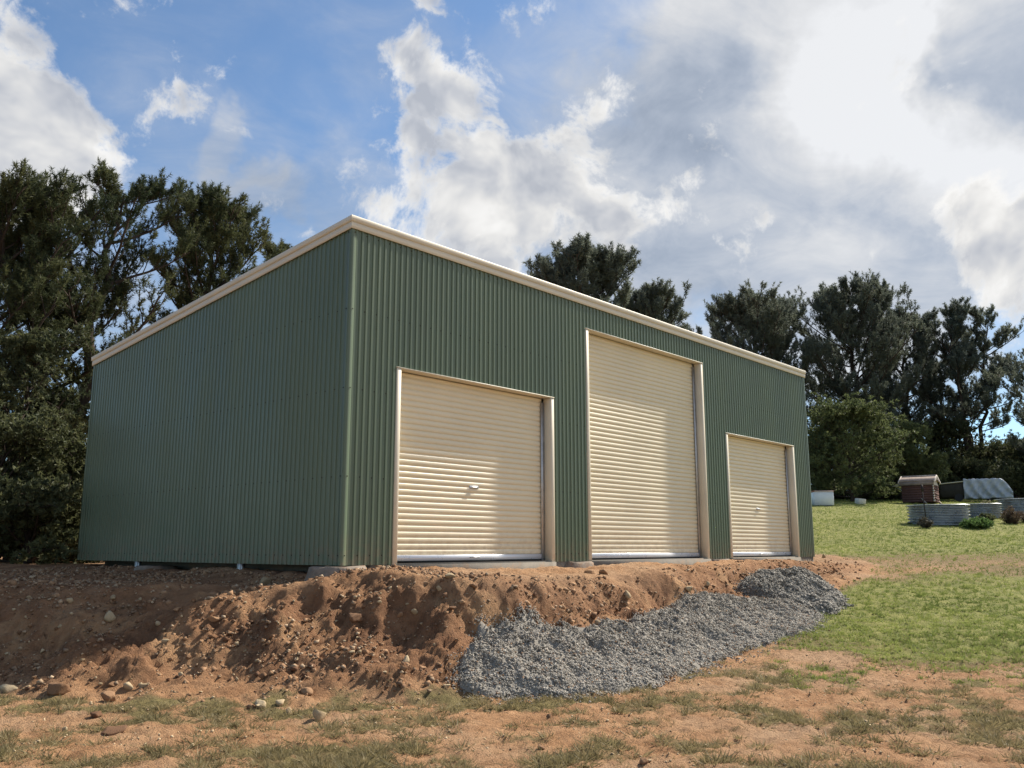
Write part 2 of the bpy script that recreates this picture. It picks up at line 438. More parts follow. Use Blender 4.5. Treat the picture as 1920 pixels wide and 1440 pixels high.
# ------------------------------------------------------------------ terrain
FLOOR = 1.365
TOE = np.array([(-14, 40), (-12.5, 14), (-8.8, 6.5), (-5.6, 2.6), (-4.15, 0.45), (-3.47, -0.59), (-2.69, -1.71), (-1.7, -2.55), (-0.94, -3.35), (0.1, -4.10),
                (2.07, -3.98), (4.82, -3.62), (8.53, -3.05), (11.2, -2.7), (14, -2.3), (16.6, -1.5), (18.0, 0.0), (18.4, 4), (18.6, 12), (16, 40)], float)
def poly_sd(x, y, P):
    """signed distance to a closed polygon, positive inside"""
    x = np.asarray(x, float); y = np.asarray(y, float)
    best = np.full(x.shape, 1e9); ins = np.zeros(x.shape, bool)
    for i in range(len(P)):
        (ax, ay), (bx, by) = P[i], P[(i+1) % len(P)]
        ex, ey = bx-ax, by-ay
        t = np.clip(((x-ax)*ex+(y-ay)*ey)/(ex*ex+ey*ey+1e-12), 0, 1)
        best = np.minimum(best, np.hypot(x-ax-t*ex, y-ay-t*ey))
        c = ((ay > y) != (by > y)) & (x < (bx-ax)*(y-ay)/((by-ay) if by != ay else 1e-9)+ax)
        ins ^= c
    return np.where(ins, best, -best)
def ql(x, y):
    dx = np.asarray(x)-CAM[0]; dy = np.asarray(y)-CAM[1]
    return dx*HF[0]+dy*HF[1], dx*HR[0]+dy*HR[1]
def terrain(x, y):
    """returns z, bank weight, pad distance"""
    x = np.asarray(x, float); y = np.asarray(y, float)
    q, l = ql(x, y)
    prof = np.interp(q, [-50, 9, 12, 16, 20, 25, 56, 64, 90, 400], [-.2, 0, .07, .34, .74, 1.25, 4.30, 4.95, 6.2, 6.2])
    zb = prof*sstep(-3.5, 5.5, l - 0.02*q)
    left = sstep(4, -10, l)*sstep(20, 60, q)
    zb = zb - 2.5*left
    wob = 0.35*fbm(x*0.55, y*0.55, 3, 2) + 0.16*fbm(x*1.7, y*1.7, 3, 4)
    d = poly_sd(x, y, TOE) + wob*np.clip(1.2-0.05*np.maximum(x, 0), .3, 1.2)
    front = sstep(-3.0, 0.5, x)*sstep(1.5, -0.5, y)
    w = 2.55*(1-front) + 2.30*front
    s = np.clip(d/w, 0, 1)
    ss = s*s*(3-2*s)
    h_left = 0.55*s+0.45*ss
    h_front = 0.50*np.clip(s/0.72, 0, 1)**0.85 + 0.50*sstep(0.50, 0.92, s)
    hh = h_left*(1-front)+h_front*front
    pad = 1.24 + 0.05*sstep(4, 14, x) + 0.06*fbm(x*0.5+9, y*0.5, 2, 8)
    side = sstep(0.15, -0.6, x)*sstep(-0.8, 0.9, y)                 # cut lower along the left wall
    pad = pad - side*(0.20 - 0.022*np.clip(y, 0, 9))
    pad = pad - 0.12*np.exp(-((x-4)/2.5)**2)*np.exp(-((y+1.8)/.7)**2)
    hump = 0.05*np.exp(-(((x+0.45)/0.8)**2+((y+1.15)/0.6)**2)) + 0.03*np.exp(-(((x-.3)/1.0)**2+((y+.7)/0.35)**2))
    under = (x > 0.2) & (x < 16.0) & (y > 0.10) & (y < 8.6)
    fade = sstep(45, 20, q)
    rise = np.maximum(pad - zb, -0.0)*fade*hh
    bank = np.clip(4.2*s*(1-s), 0, 1)*sstep(0.12, 0.5, rise+0.25)
    bank = np.maximum(bank, 0.75*sstep(0.6, 1.0, s)*np.where(y < 9, 1, 0)*(x < 1.0))
    z = zb + rise + hump
    # roughness
    ridg = 1-np.abs(fbm(x*1.3+3, y*1.3, 3, 21))*2.0
    rough = 0.030*ridg + 0.045*fbm(x*2.6, y*2.6, 3, 31, .55) + 0.042*(0.45-np.abs(fbm(x*5.0, y*5.0, 3, 35, .6))*1.6) + 0.060*(0.4-np.abs(fbm(x*9.0, y*9.0, 3, 41, 0.75))*1.3)
    rough2 = 0.022*fbm(x*2.2, y*2.2, 3, 51) + 0.020*fbm(x*8, y*8, 4, 61, .7)
    slopew = np.clip(4.0*s*(1-s), 0, 1)
    z = z + slopew*(rough-0.05) + (1-slopew)*rough2*sstep(60, 25, q)*1.1
    z = z + 0.10*fbm(x*0.13, y*0.13, 3, 71)*sstep(13, 30, q)
    z = np.where(under, np.minimum(z, FLOOR-0.16), z)
    return z, bank, d
def tz(x, y): return float(terrain(np.array([x]), np.array([y]))[0][0])

def on_ground(px, py):
    """the ground point that the line of sight meets, with its distance along the view"""
    d = sight(px, py); t = np.concatenate([np.linspace(4, 30, 700), np.linspace(30, 110, 600)])
    P = CAM[None, :] + d[None, :]*t[:, None]
    g = terrain(P[:, 0], P[:, 1])[0]
    k = np.nonzero(P[:, 2] < g)[0]
    if not len(k): return P[-1], t[-1]
    i = max(k[0], 1); a = P[i-1, 2]-g[i-1]; b = g[i]-P[i, 2]; u = a/(a+b+1e-9)
    p = P[i-1]*(1-u)+P[i]*u
    return np.array([p[0], p[1], tz(p[0], p[1])]), t[i-1]*(1-u)+t[i]*u

def turf(x, y, bank):
    q, l = ql(x, y)
    n = fbm(x*0.55, y*0.55, 4, 81); n2 = fbm(x*2.3, y*2.3, 3, 91)
    right = sstep(9.8, 14.2, q - 0.10*(l-5) + 1.3*n)*sstep(3.2, 5.2, l+0.7*n)
    strip = np.exp(-((q-24.0-1.6*n)/2.6)**2)*sstep(28, 10, l)
    right = right*(1-0.50*strip) - 0.10*np.clip(-n, 0, 1)*right
    fore = np.clip(0.34+0.62*n+0.50*n2 + 0.10*sstep(-1, -4, l), 0, 0.85)
    toe_green = (0.32+0.5*n2)*np.exp(-((poly_sd(x, y, TOE)+0.45)/0.35)**2)*sstep(1.0, -2.0, l)
    g = np.maximum(right, np.clip(fore+toe_green, 0, 0.72)*sstep(40, 14, q))
    pad = sstep(-0.15, 0.35, poly_sd(x, y, TOE))*sstep(30, 23, x+0.4*y)
    return np.clip(g*(1-pad), 0, 1)

def ladder(lo, hi, step, grow, far_lo, far_hi):
    a = list(np.arange(lo, hi, step)); s = step
    while a[-1] < far_hi: s = min(s*grow, 30); a.append(a[-1]+s)
    s = step; b = [lo]
    while b[-1] > far_lo: s = min(s*grow, 30); b.append(b[-1]-s)
    return np.array(b[::-1][:-1] + a)
Q = ladder(6.0, 14.5, 0.032, 1.022, -60, 900)
Lr = ladder(-5.8, 7.2, 0.036, 1.05, -600, 600)
qq, ll = np.meshgrid(Q, Lr, indexing='ij')
gx = CAM[0]+qq*HF[0]+ll*HR[0]; gy = CAM[1]+qq*HF[1]+ll*HR[1]
gz, gb, gd = terrain(gx.ravel(), gy.ravel())
nq, nl = qq.shape
idx = np.arange(nq*nl).reshape(nq, nl)
quads = np.stack([idx[:-1, :-1], idx[:-1, 1:], idx[1:, 1:], idx[1:, :-1]], -1).reshape(-1, 4)
ground = np_mesh('ground', np.stack([gx.ravel(), gy.ravel(), gz], -1), quads, M['earth'], smooth=True,
                 attrs={'turf': turf(gx.ravel(), gy.ravel(), gb), 'bank': gb})
tag(ground, 'orange earth with a cut bank and green turf rising to the trees', kind='structure')

# far hills on the low side, seen through gaps in the trees
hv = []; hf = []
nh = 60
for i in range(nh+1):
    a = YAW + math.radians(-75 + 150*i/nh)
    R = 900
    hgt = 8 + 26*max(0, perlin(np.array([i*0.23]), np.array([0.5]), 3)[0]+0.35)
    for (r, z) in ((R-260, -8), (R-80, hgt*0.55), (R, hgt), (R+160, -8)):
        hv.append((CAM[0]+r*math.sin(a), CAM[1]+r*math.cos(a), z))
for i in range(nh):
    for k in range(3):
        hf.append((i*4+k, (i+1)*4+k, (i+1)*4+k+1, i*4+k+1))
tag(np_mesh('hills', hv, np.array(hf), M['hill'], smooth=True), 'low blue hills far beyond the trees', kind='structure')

# ------------------------------------------------------------------ the shed
L, Wd, H = 3.106*S, 1.681*S, S
DROP = 0.18*S
FAS = 0.20
shed = empty('metal_shed', (0, 0, FLOOR))
tag(shed, 'large green ribbed steel shed with cream trim and three cream roller doors', 'shed')
DOORS = [(0.1823*S, 0.9247*S, 0.5755*S), (1.1221*S, 2.0011*S, 0.8703*S), (2.1944*S, 2.9236*S, 0.5693*S)]
PITCHR = 0.114
def rib_profile(length, extra=()):
    """(distance along wall, outward offset) of the ribbed sheet"""
    p = []
    k = 0
    while k*PITCHR < length:
        b = k*PITCHR
        for a, o in ((0.000, 0.0), (0.030, 0.0), (0.034, 0.0018), (0.038, 0.0), (0.068, 0.0), (0.0715, 0.0125), (0.0735, 0.0155), (0.0770, 0.0165), (0.1030, 0.0165), (0.1065, 0.0155), (0.1085, 0.0125), (0.1120, 0.0)):
            if b+a <= length: p.append((b+a, o))
        k += 1
    p.append((length, 0.0))
    for e in extra:
        xs = [q[0] for q in p]; os_ = [q[1] for q in p]
        o = float(np.interp(e, xs, os_))
        p.append((e-1e-4, o)); p.append((e+1e-4, o))
    p.sort()
    return p
def roof_z(y): return H - DROP*y/Wd
# front cladding with the three openings
pr = rib_profile(L, [q for d in DOORS for q in d[:2]])
v = []; f = []
for i in range(len(pr)-1):
    (a, oa), (b, ob) = pr[i], pr[i+1]
    mid = (a+b)/2; z0 = -0.02
    for d in DOORS:
        if d[0] < mid < d[1]: z0 = d[2]
    k = len(v)
    v += [(a, -oa, z0), (b, -ob, z0), (b, -ob, H-0.05), (a, -oa, H-0.05)]
    f.append((k, k+1, k+2, k+3))
np_mesh('front_wall', v, np.array(f), M['green'], shed)
# left wall (outward is -x), right wall, back wall
def end_wall(name, x, sgn):
    pr = [(a, o*0.75) for a, o in rib_profile(Wd)]; v = []; f = []
    for i in range(len(pr)-1):
        (a, oa), (b, ob) = pr[i], pr[i+1]; k = len(v)
        v += [(x+sgn*oa, a, -0.02), (x+sgn*ob, b, -0.02), (x+sgn*ob, b, roof_z(b)-0.05), (x+sgn*oa, a, roof_z(a)-0.05)]
        f.append((k, k+1, k+2, k+3) if sgn > 0 else (k+1, k, k+3, k+2))
    np_mesh(name, v, np.array(f), M['green'], shed)
end_wall('side_wall', 0.0, -1); end_wall('side_wall', L, 1)
pr = rib_profile(L); v = []; f = []
for i in range(len(pr)-1):
    (a, oa), (b, ob) = pr[i], pr[i+1]; k = len(v)
    v += [(a, Wd+oa, -0.02), (b, Wd+ob, -0.02), (b, Wd+ob, roof_z(Wd)-0.05), (a, Wd+oa, roof_z(Wd)-0.05)]
    f.append((k+1, k, k+3, k+2))
np_mesh('back_wall', v, np.array(f), M['green'], shed)
# roof sheet
pr = rib_profile(L+0.04); v = []; f = []
for i in range(len(pr)-1):
    (a, oa), (b, ob) = pr[i], pr[i+1]; k = len(v); o = -0.02
    v += [(a+o, -0.03, roof_z(-0.03)-0.05+oa), (b+o, -0.03, roof_z(-0.03)-0.05+ob), (b+o, Wd+.05, roof_z(Wd+.05)-0.05+ob), (a+o, Wd+.05, roof_z(Wd+.05)-0.05+oa)]
    f.append((k, k+1, k+2, k+3))
np_mesh('roof', v, np.array(f), M['cream_trim'], shed)
# fascia and barge: a stepped profile (upper roll standing proud of a lower flat), out/up pairs
FP = [(0.022, -FAS), (0.040, -FAS), (0.043, -FAS*0.53), (0.032, -FAS*0.50), (0.032, -FAS*0.47), (0.058, -FAS*0.45), (0.062, -0.012), (0.052, 0.0), (0.02, 0.0), (0.0, -0.02)]
def run(name, p0, p1, out, zf, mat, ends=(0, 0)):
    """sweep the profile from p0 to p1; out = outward unit vector; ends lengthen for a mitre"""
    mb = MB(); ring = []
    d = np.array(p1[:2])-np.array(p0[:2]); d = d/np.linalg.norm(d)
    for (p, e, s) in ((p0, ends[0], -1), (p1, ends[1], 1)):
        r = []
        for (o, u) in FP:
            xy = np.array(p[:2])+np.array(out)*o + d*s*(o*e)
            r.append((xy[0], xy[1], p[2]+u))
        ring.append(r)
    mb.loft(ring, True, True)
    return mb.build(name, mat, shed)
run('front_fascia', (0, 0, H), (L, 0, H), (0, -1), None, M['cream_trim'], (1, 1))
run('barge_fascia', (0, 0, H), (0, Wd, H-DROP), (-1, 0), None, M['cream_trim'], (1, 1))
run('barge_fascia', (L, 0, H), (L, Wd, H-DROP), (1, 0), None, M['cream_trim'], (1, 1))
run('back_fascia', (0, Wd, H-DROP), (L, Wd, H-DROP), (0, 1), None, M['cream_trim'], (1, 1))
# corner flashings, standing at rib height
def flashing(x, y, sx, sy, top):
    w = 0.072; t = 0.020; o = 0.003
    mb = MB()
    pts = [(x+sx*o, y-sy*w), (x+sx*t, y-sy*w), (x+sx*t, y+sy*t*0.4), (x+sx*t*0.4, y+sy*t), (x-sx*w, y+sy*t), (x-sx*w, y+sy*o), (x+sx*o*.5, y+sy*o*.5)]
    mb.loft([[(a, b, -0.02) for a, b in pts], [(a, b, top) for a, b in pts]], True, True)
    mb.build('corner_flashing', M['green'], shed)
flashing(0, 0, -1, -1, H-0.1); flashing(L, 0, 1, -1, H-0.1); flashing(0, Wd, -1, 1, H-DROP-0.1); flashing(L, Wd, 1, 1, H-DROP-0.1)
# screw heads on every second pan along the girts
sc = MB()
def screw(p, n):
    n = np.array(n, float); u = np.array([n[1], -n[0], 0]); w = np.array([0, 0, 1.0]); r = 0.0105
    a = np.arange(6)*math.pi/3
    ring0 = [tuple(np.array(p)+r*(math.cos(t)*u+math.sin(t)*w)) for t in a]
    ring1 = [tuple(np.array(p)+0.006*n+0.8*r*(math.cos(t)*u+math.sin(t)*w)) for t in a]
    sc.loft([ring0, ring1], True, True)
for zr in (0.12, 1.25, 2.55, 3.75, 4.95):
    for k in range(0, int(L/PITCHR), 2):
        x = k*PITCHR+0.060
        if not any(d[0]-.02 < x < d[1]+.02 and zr < d[2]+.03 for d in DOORS): screw((x, -0.0005, zr), (0, -1, 0))
    for k in range(0, int(Wd/PITCHR), 2):
        y = k*PITCHR+0.060
        if zr < roof_z(y)-.25: screw((-0.0005, y, zr), (-1, 0, 0))
    screw((0.045, -0.0225, zr), (0, -1, 0)); screw((-0.0225, 0.05, zr), (-1, 0, 0))
tag(sc.build('wall_screw', M['picket'], shed), kind='stuff')
# roller doors
REC = 0.20
def roller_door(x0, x1, h, handles):
    J = 0.088                                     # width of the jamb flashing seen from the front
    fr = 0.022
    # jambs: a folded flashing, front flange and reveal
    for (xa, s) in ((x0, 1), (x1, -1)):
        mb = MB(); a, b = sorted((xa, xa+s*J))
        mb.box(a, b, -fr, REC-0.03, -0.03, h-0.012, 0.004)
        jb = mb.build('door_jamb', M['cream_trim'], shed)
        gm = MB(); a, b = sorted((xa+s*(J+0.001), xa+s*(J+0.085)))
        gm.box(a, b, REC-0.055, REC-0.031, 0.0, h-0.09)
        gm.build('door_guide', M['galv'], jb)
    mb = MB(); mb.box(x0-0.012, x1+0.012, -fr-0.006, REC-0.03, h-0.006, h+0.012, 0.004)
    hd = mb.build('door_head', M['cream_trim'], shed)
    # soffit pelmet above the curtain
    mb = MB(); mb.box(x0+0.02, x1-0.02, REC+0.03, REC+0.06, h-0.10, h-0.012)
    mb.build('head_closer', M['cream_trim'], hd)
    # the curtain: one ribbed sheet
    a, b = x0+J+0.04, x1-J-0.04
    pz = 0.0935; z = 0.115; zs = []
    while z < h-0.015:
        for dz, o in ((0, 0.020), (0.004, 0.020), (0.013, 0.006), (0.022, 0.0018), (0.044, 0.0), (0.064, 0.0012), (0.074, 0.0045), (0.0885, 0.0185)):
            zs.append((min(z+dz, h-0.012), o))
        z += pz
    nx = 3; vv = []; ff = []
    for (zz_, o) in zs:
        for i in range(nx): vv.append((a+(b-a)*i/(nx-1), REC-0.02+o, zz_))
    for r in range(len(zs)-1):
        for i in range(nx-1):
            k = r*nx+i; ff.append((k, k+1, k+nx+1, k+nx))
    cu = np_mesh('roller_door', vv, np.array(ff), M['cream'], shed, smooth=True)
    mb = MB(); mb.box(a, b, REC-0.042, REC-0.004, 0.030, 0.117, 0.006)
    mb.build('bottom_rail', M['rail'], cu)
    mb = MB(); mb.box(a, b, REC-0.034, REC-0.012, 0.004, 0.030)
    mb.build('rubber_seal', M['rubber'], cu)
    cx = (a+b)/2
    if handles:
        mb = MB(); zc = 1.235 if handles == 1 else 1.20
        mb.box(cx-0.11, cx+0.11, REC-0.030, REC-0.0215, zc-0.024, zc+0.024, 0.003)
        mb.tube([(cx-0.05, REC-0.042, zc), (cx+0.05, REC-0.042, zc)], 0.009, 6)
        mb.tube([(cx, REC-0.03, zc), (cx, REC-0.043, zc)], 0.014, 8)
        mb.build('lock_handle', M['galv'], cu)
        mb = MB(); zc = 0.075
        mb.tube([(cx-0.10, REC-0.042, zc), (cx-0.10, REC-0.075, zc), (cx+0.10, REC-0.075, zc), (cx+0.10, REC-0.042, zc)], 0.010, 6)
        mb.build('lift_handle', M['galv'], cu)
for d, hnd in zip(DOORS, (1, 0, 2)): roller_door(*d, hnd)
# slab, footings and the steel posts under the side wall
mb = MB(); mb.box(0.55, L-0.05, 0.004, Wd-0.02, -0.30, -0.004)
mb.build('floor_slab', M['concrete'], shed)
mb = MB()
for d in DOORS: mb.box(d[0]-0.0, d[1]+0.0, -0.045, 0.003, -0.26, -0.022)
mb.build('slab_edge', M['concrete'], shed)
def footing(x, y, rx, ry, z0, z1, seed):
    rg = np.random.default_rng(seed); mb = MB(); rings = []
    n = 26
    for k, t in enumerate((0, 0.25, 0.5, 0.75, 0.93, 1.0, 1.0)):
        r = []
        sc_ = (1.12, 1.08, 1.03, 1.0, 0.96, 0.90, 0.05)[k]
        for i in range(n):
            a = 2*math.pi*i/n
            w = 1+0.10*math.sin(3*a+seed)+rg.normal()*0.035
            r.append((x+rx*sc_*w*math.cos(a), y+ry*sc_*w*math.sin(a), z0+(z1-z0)*t+(rg.normal()*0.010 if k < 6 else 0)))
        rings.append(r)
    mb.loft(rings, True, True)
    mb.build('footing', M['footing'], shed)
footing(0.02, 0.05, 0.44, 0.40, -0.55, -0.035, 1)
footing((DOORS[0][1]+DOORS[1][0])/2+.18, 0.05, 0.42, 0.24, -0.35, -0.035, 2)
footing((DOORS[1][1]+DOORS[2][0])/2, 0.05, 0.38, 0.22, -0.3, -0.035, 3)
footing(0.10, 5.6, 0.38, 0.32, -0.5, -0.10, 4)
for y in (2.70, 6.25):
    mb = MB(); mb.box(0.03, 0.045, y-0.05, y+0.05, -0.6, 0.3); mb.box(0.045, 0.12, y-0.05, y-0.038, -0.6, 0.3); mb.box(0.045, 0.12, y+0.038, y+0.05, -0.6, 0.3)
    mb.build('post', M['galv'], shed)

# ------------------------------------------------------------------ trees
def blades(pos, axis, n, length, width, spread, axlen, rng, var):
    """n blades round every tuft: pos (N,3), axis (N,3) unit"""
    N = len(pos)
    P = np.repeat(pos, n, 0); A = np.repeat(axis, n, 0); V = np.repeat(var, n)
    r = rng.normal(size=(N*n, 3)); r -= (r*A).sum(1, keepdims=True)*A; r /= np.linalg.norm(r, axis=1, keepdims=True)+1e-9
    th = spread*np.sqrt(rng.random(N*n))[:, None]
    Dv = A*np.cos(th)+r*np.sin(th)
    base = P + A*(axlen*rng.random(N*n)**0.8)[:, None]
    ln = length*(0.65+0.6*rng.random(N*n))[:, None]
    s = np.cross(Dv, rng.normal(size=(N*n, 3))); s /= np.linalg.norm(s, axis=1, keepdims=True)+1e-9
    s *= width*0.5
    v = np.stack([base-s, base+s, base+Dv*ln], 1).reshape(-1, 3)
    f = np.arange(len(v)).reshape(-1, 3)
    return v, f, np.repeat(np.clip(V+rng.normal(size=N*n)*0.10, 0, 1), 3)

def curve(p, d, length, n, up, rng, wig=0.12):
    pts = [np.array(p, float)]; d = np.array(d, float); d /= np.linalg.norm(d)
    for k in range(n):
        d = d + np.array([0, 0, up/n]) + rng.normal(size=3)*wig/n*1.6
        d /= np.linalg.norm(d)
        pts.append(pts[-1]+d*length/n)
    return np.array(pts)

def tree(name, label, cat, base, H, R, seed, group=None, h0=0.3, prof=None, lean=(0, 0), nb=46, nsub=9, ntuft=9, blade=(0.14, 0.026), nbl=32,
         mat='needle', limb_el=(0.15, 0.75), upcurve=0.5, trunk_r=None, forks=1, spread=1.0, bark='bark', irr=0.35, tuft_up=0.85, sub_len=0.42, dead=0, brush=0.30, squash=1.0, drop_low=0.0):
    rng = np.random.default_rng(seed)
    root = empty(name, (base[0], base[1], base[2]-0.1)); tag(root, label, cat, group)
    tr = MB(); lb = MB()
    r0 = trunk_r or H*0.017
    prof = prof or [(0, .55), (.25, .9), (.55, 1.0), (.8, .75), (.94, .45), (1, .2)]
    px_, py_ = [a for a, _ in prof], [b for _, b in prof]
    trunks = []
    for k in range(forks):
        a = rng.random()*6.28; sp_ = 0 if forks == 1 else 0.10*H
        tp = [np.array([0, 0, 0.0])]
        for i in range(1, 13):
            t = i/12
            off = np.array([lean[0]*t*t*H + sp_*math.cos(a+k*3.1)*t, lean[1]*t*t*H+sp_*math.sin(a+k*3.1)*t, 0])
            tp.append(off+np.array([rng.normal()*0.010*H, rng.normal()*0.010*H, 0.92*H*t*(1 if k == 0 else 0.92)]))
        tp = np.array(tp); trunks.append(tp)
        rr = r0*(1-np.linspace(0, 1, 13))**0.8*(1 if k == 0 else .75)+0.02; rr[0] *= 1.35
        tr.tube(tp, rr, 9)
    pos = []; ax = []; var = []
    for i in range(nb):
        t = h0+(1-h0)*((i+rng.random())/nb)
        u = (t-h0)/(1-h0)
        tp = trunks[i % forks]
        p = np.array([np.interp(t*12, np.arange(13), tp[:, c]) for c in range(3)])
        az = i*2.399+rng.normal()*0.5
        Lb = R*np.interp(u, px_, py_)*(1+irr*rng.normal()*0.8)
        Lb = max(Lb, 0.10*R)
        el = limb_el[0]+(limb_el[1]-limb_el[0])*u+rng.normal()*0.12
        d = np.array([math.cos(az)*math.cos(el), math.sin(az)*math.cos(el)*squash, math.sin(el)])
        c = curve(p, d, Lb, 7, upcurve, rng, 0.35)
        zc = 0.90*H; c[:, 2] = np.where(c[:, 2] > zc, zc+(c[:, 2]-zc)*0.30, c[:, 2])
        rb = r0*0.30*(Lb/R)**0.8*(1-0.5*u)
        lb.tube(c, np.linspace(rb, rb*0.22, 8)+0.006, 5, False)
        shade = rng.normal()*0.16
        for j in range(nsub):
            s = 0.22+0.78*(j+rng.random())/nsub
            q = np.array([np.interp(s*7, np.arange(8), c[:, k]) for k in range(3)])
            kk = min(int(s*7), 6); dd = c[kk+1]-c[kk]; dd /= np.linalg.norm(dd)+1e-9
            side = np.cross(dd, [0, 0, 1]); side /= np.linalg.norm(side)+1e-9
            sgn = 1 if j % 2 else -1
            d2 = dd*0.75+side*sgn*(0.6+0.5*rng.random())+np.array([0, 0, 0.15+0.4*rng.random()])
            Ls = max(0.32, sub_len*Lb*(1.1-0.55*s)*(0.6+0.8*rng.random()))
            c2 = curve(q, d2, Ls, 4, upcurve*1.6-drop_low, rng, 0.5)
            lb.tube(c2, np.linspace(rb*0.32, rb*0.10, 5)+0.004, 3, False)
            nt = max(2, int(ntuft*(0.55+0.9*rng.random())*min(1.5, 0.6+Ls/1.2)))
            ss = 0.15+0.85*rng.random(nt); ss[0] = 1.0
            qq_ = np.stack([np.interp(ss*4, np.arange(5), c2[:, k]) for k in range(3)], 1)
            qq_ = qq_+rng.normal(size=(nt, 3))*0.085*np.array([1, 1, .9])*spread*(0.5+Ls*0.5)
            aa = d2[None, :]/np.linalg.norm(d2)*0.5+rng.normal(size=(nt, 3))*0.38+np.array([0, 0, tuft_up])
            aa /= np.linalg.norm(aa, axis=1, keepdims=True)
            pos.append(qq_); ax.append(aa)
            var.append(np.clip(0.42+shade+rng.normal(size=nt)*0.17, 0, 1))
    for i in range(dead):                                   # bare lower limbs
        t = h0*(0.35+0.65*rng.random()); tp = trunks[i % forks]
        p = np.array([np.interp(t*12, np.arange(13), tp[:, c]) for c in range(3)])
        az = rng.random()*6.28; c = curve(p, (math.cos(az), math.sin(az), 0.2+.4*rng.random()), R*(0.3+0.4*rng.random()), 6, 0.3, rng, 0.5)
        lb.tube(c, np.linspace(r0*0.14, 0.012, 7), 4, False)
        for j in range(5):
            k = rng.integers(2, 6); c2 = curve(c[k], c[k]-c[k-1]+rng.normal(size=3)*.3, R*.2, 3, 0.2, rng, .6)
            lb.tube(c2, np.linspace(0.015, 0.006, 4), 3, False)
    tr.build('trunk', M[bark], root, True)
    lb.build('limbs', M[bark], root, True)
    pos = np.concatenate(pos); ax = np.concatenate(ax); var = np.concatenate(var)
    v, f, a = blades(pos, ax, nbl, blade[0], blade[1], 1.4, brush, rng, var)
    np_mesh('crown', v, f, M[mat], root, attrs={'var': a})
    return root

def spot(px, q):
    """ground point straight below an image column, q metres ahead"""
    l = (px-960)/1663.1*q*1.0
    x = CAM[0]+q*HF[0]+l*HR[0]; y = CAM[1]+q*HF[1]+l*HR[1]
    return (x, y, tz(x, y))
def top_h(px, py, q, z):
    """height needed for a tree at distance q to reach the line of sight"""
    d = sight(px, py); dh = math.hypot(d[0], d[1]); f_ = d[0]*HF[0]+d[1]*HF[1]
    return CAM[2]+d[2]*q/f_-z

def place(px, top, q, **kw):
    # the column is measured at crown height, so correct for the upward view
    d = sight(px, top); f_ = d[0]*HF[0]+d[1]*HF[1]; r_ = d[0]*HR[0]+d[1]*HR[1]
    l = r_/f_*q
    x = CAM[0]+q*HF[0]+l*HR[0]; y = CAM[1]+q*HF[1]+l*HR[1]; z = tz(x, y)
    return (x, y, z), top_h(px, top, q, z)

PG = None
b, h = place(150, 292, 27); tree('pine_tree', 'tall dark pine behind the left end of the shed with a bare forked trunk', 'tree', b, h, 2.9, 101, h0=.26, nb=52, nsub=9, ntuft=10, forks=2, irr=.3, dead=14, trunk_r=.27, prof=[(0, .6), (.3, .95), (.6, 1), (.82, .85), (.95, .55), (1, .3)])
b, h = place(10, 300, 25); tree('pine_tree', 'dense pine cut by the left edge of the picture', 'tree', b, h, 2.8, 102, h0=.10, nb=58, nsub=9, ntuft=10, dead=6, trunk_r=.24, irr=.3, prof=[(0, .6), (.3, .95), (.6, 1), (.82, .85), (.95, .55), (1, .3)])
b, h = place(405, 338, 31); tree('pine_tree', 'rounded pine rising behind the left roof slope', 'tree', b, h, 2.7, 103, h0=.30, nb=56, nsub=9, ntuft=11, prof=[(0, .6), (.3, .9), (.6, 1), (.85, .82), (1, .45)], irr=.22)
b, h = place(522, 412, 34); tree('pine_tree', 'small pine top peeping over the roof slope right of the rounded pine', 'tree', b, h, 1.2, 104, h0=.25, nb=36, nsub=6, ntuft=8, irr=.2)
b, h = place(762, 424, 44); tree('pine_tree', 'pine whose tip alone shows above the front fascia near the shed corner', 'tree', b, h, 2.4, 105, h0=.35, nb=24, nsub=5, ntuft=7, prof=[(0, .8), (.6, .7), (.9, .4), (1, .2)])
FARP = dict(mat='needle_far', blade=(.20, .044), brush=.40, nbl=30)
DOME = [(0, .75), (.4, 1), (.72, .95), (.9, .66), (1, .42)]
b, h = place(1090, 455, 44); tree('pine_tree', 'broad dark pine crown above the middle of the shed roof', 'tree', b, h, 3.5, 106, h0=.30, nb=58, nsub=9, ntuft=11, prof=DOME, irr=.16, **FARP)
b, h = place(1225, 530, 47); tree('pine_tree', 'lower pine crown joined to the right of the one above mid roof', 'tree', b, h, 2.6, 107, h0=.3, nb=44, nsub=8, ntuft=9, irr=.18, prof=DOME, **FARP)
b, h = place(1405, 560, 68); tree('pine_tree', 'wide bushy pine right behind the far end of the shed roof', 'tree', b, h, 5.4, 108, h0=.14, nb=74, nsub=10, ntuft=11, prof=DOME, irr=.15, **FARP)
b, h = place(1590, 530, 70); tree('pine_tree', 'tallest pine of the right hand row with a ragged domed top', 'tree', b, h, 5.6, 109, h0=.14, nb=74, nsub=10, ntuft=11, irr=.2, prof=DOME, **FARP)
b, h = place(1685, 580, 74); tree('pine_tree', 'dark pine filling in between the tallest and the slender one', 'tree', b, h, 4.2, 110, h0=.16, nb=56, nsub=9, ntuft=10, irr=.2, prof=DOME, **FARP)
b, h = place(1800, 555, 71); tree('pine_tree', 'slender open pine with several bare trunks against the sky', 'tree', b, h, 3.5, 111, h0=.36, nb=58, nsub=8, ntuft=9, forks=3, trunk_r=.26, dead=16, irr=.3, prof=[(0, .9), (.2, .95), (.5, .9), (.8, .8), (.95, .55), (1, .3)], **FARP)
b, h = place(1965, 640, 66); tree('pine_tree', 'open branched pine leaning in from the right edge', 'tree', b, h, 4.4, 112, h0=.12, nb=40, nsub=8, ntuft=8, forks=2, dead=8, irr=.35, limb_el=(0.0, .6), **FARP)
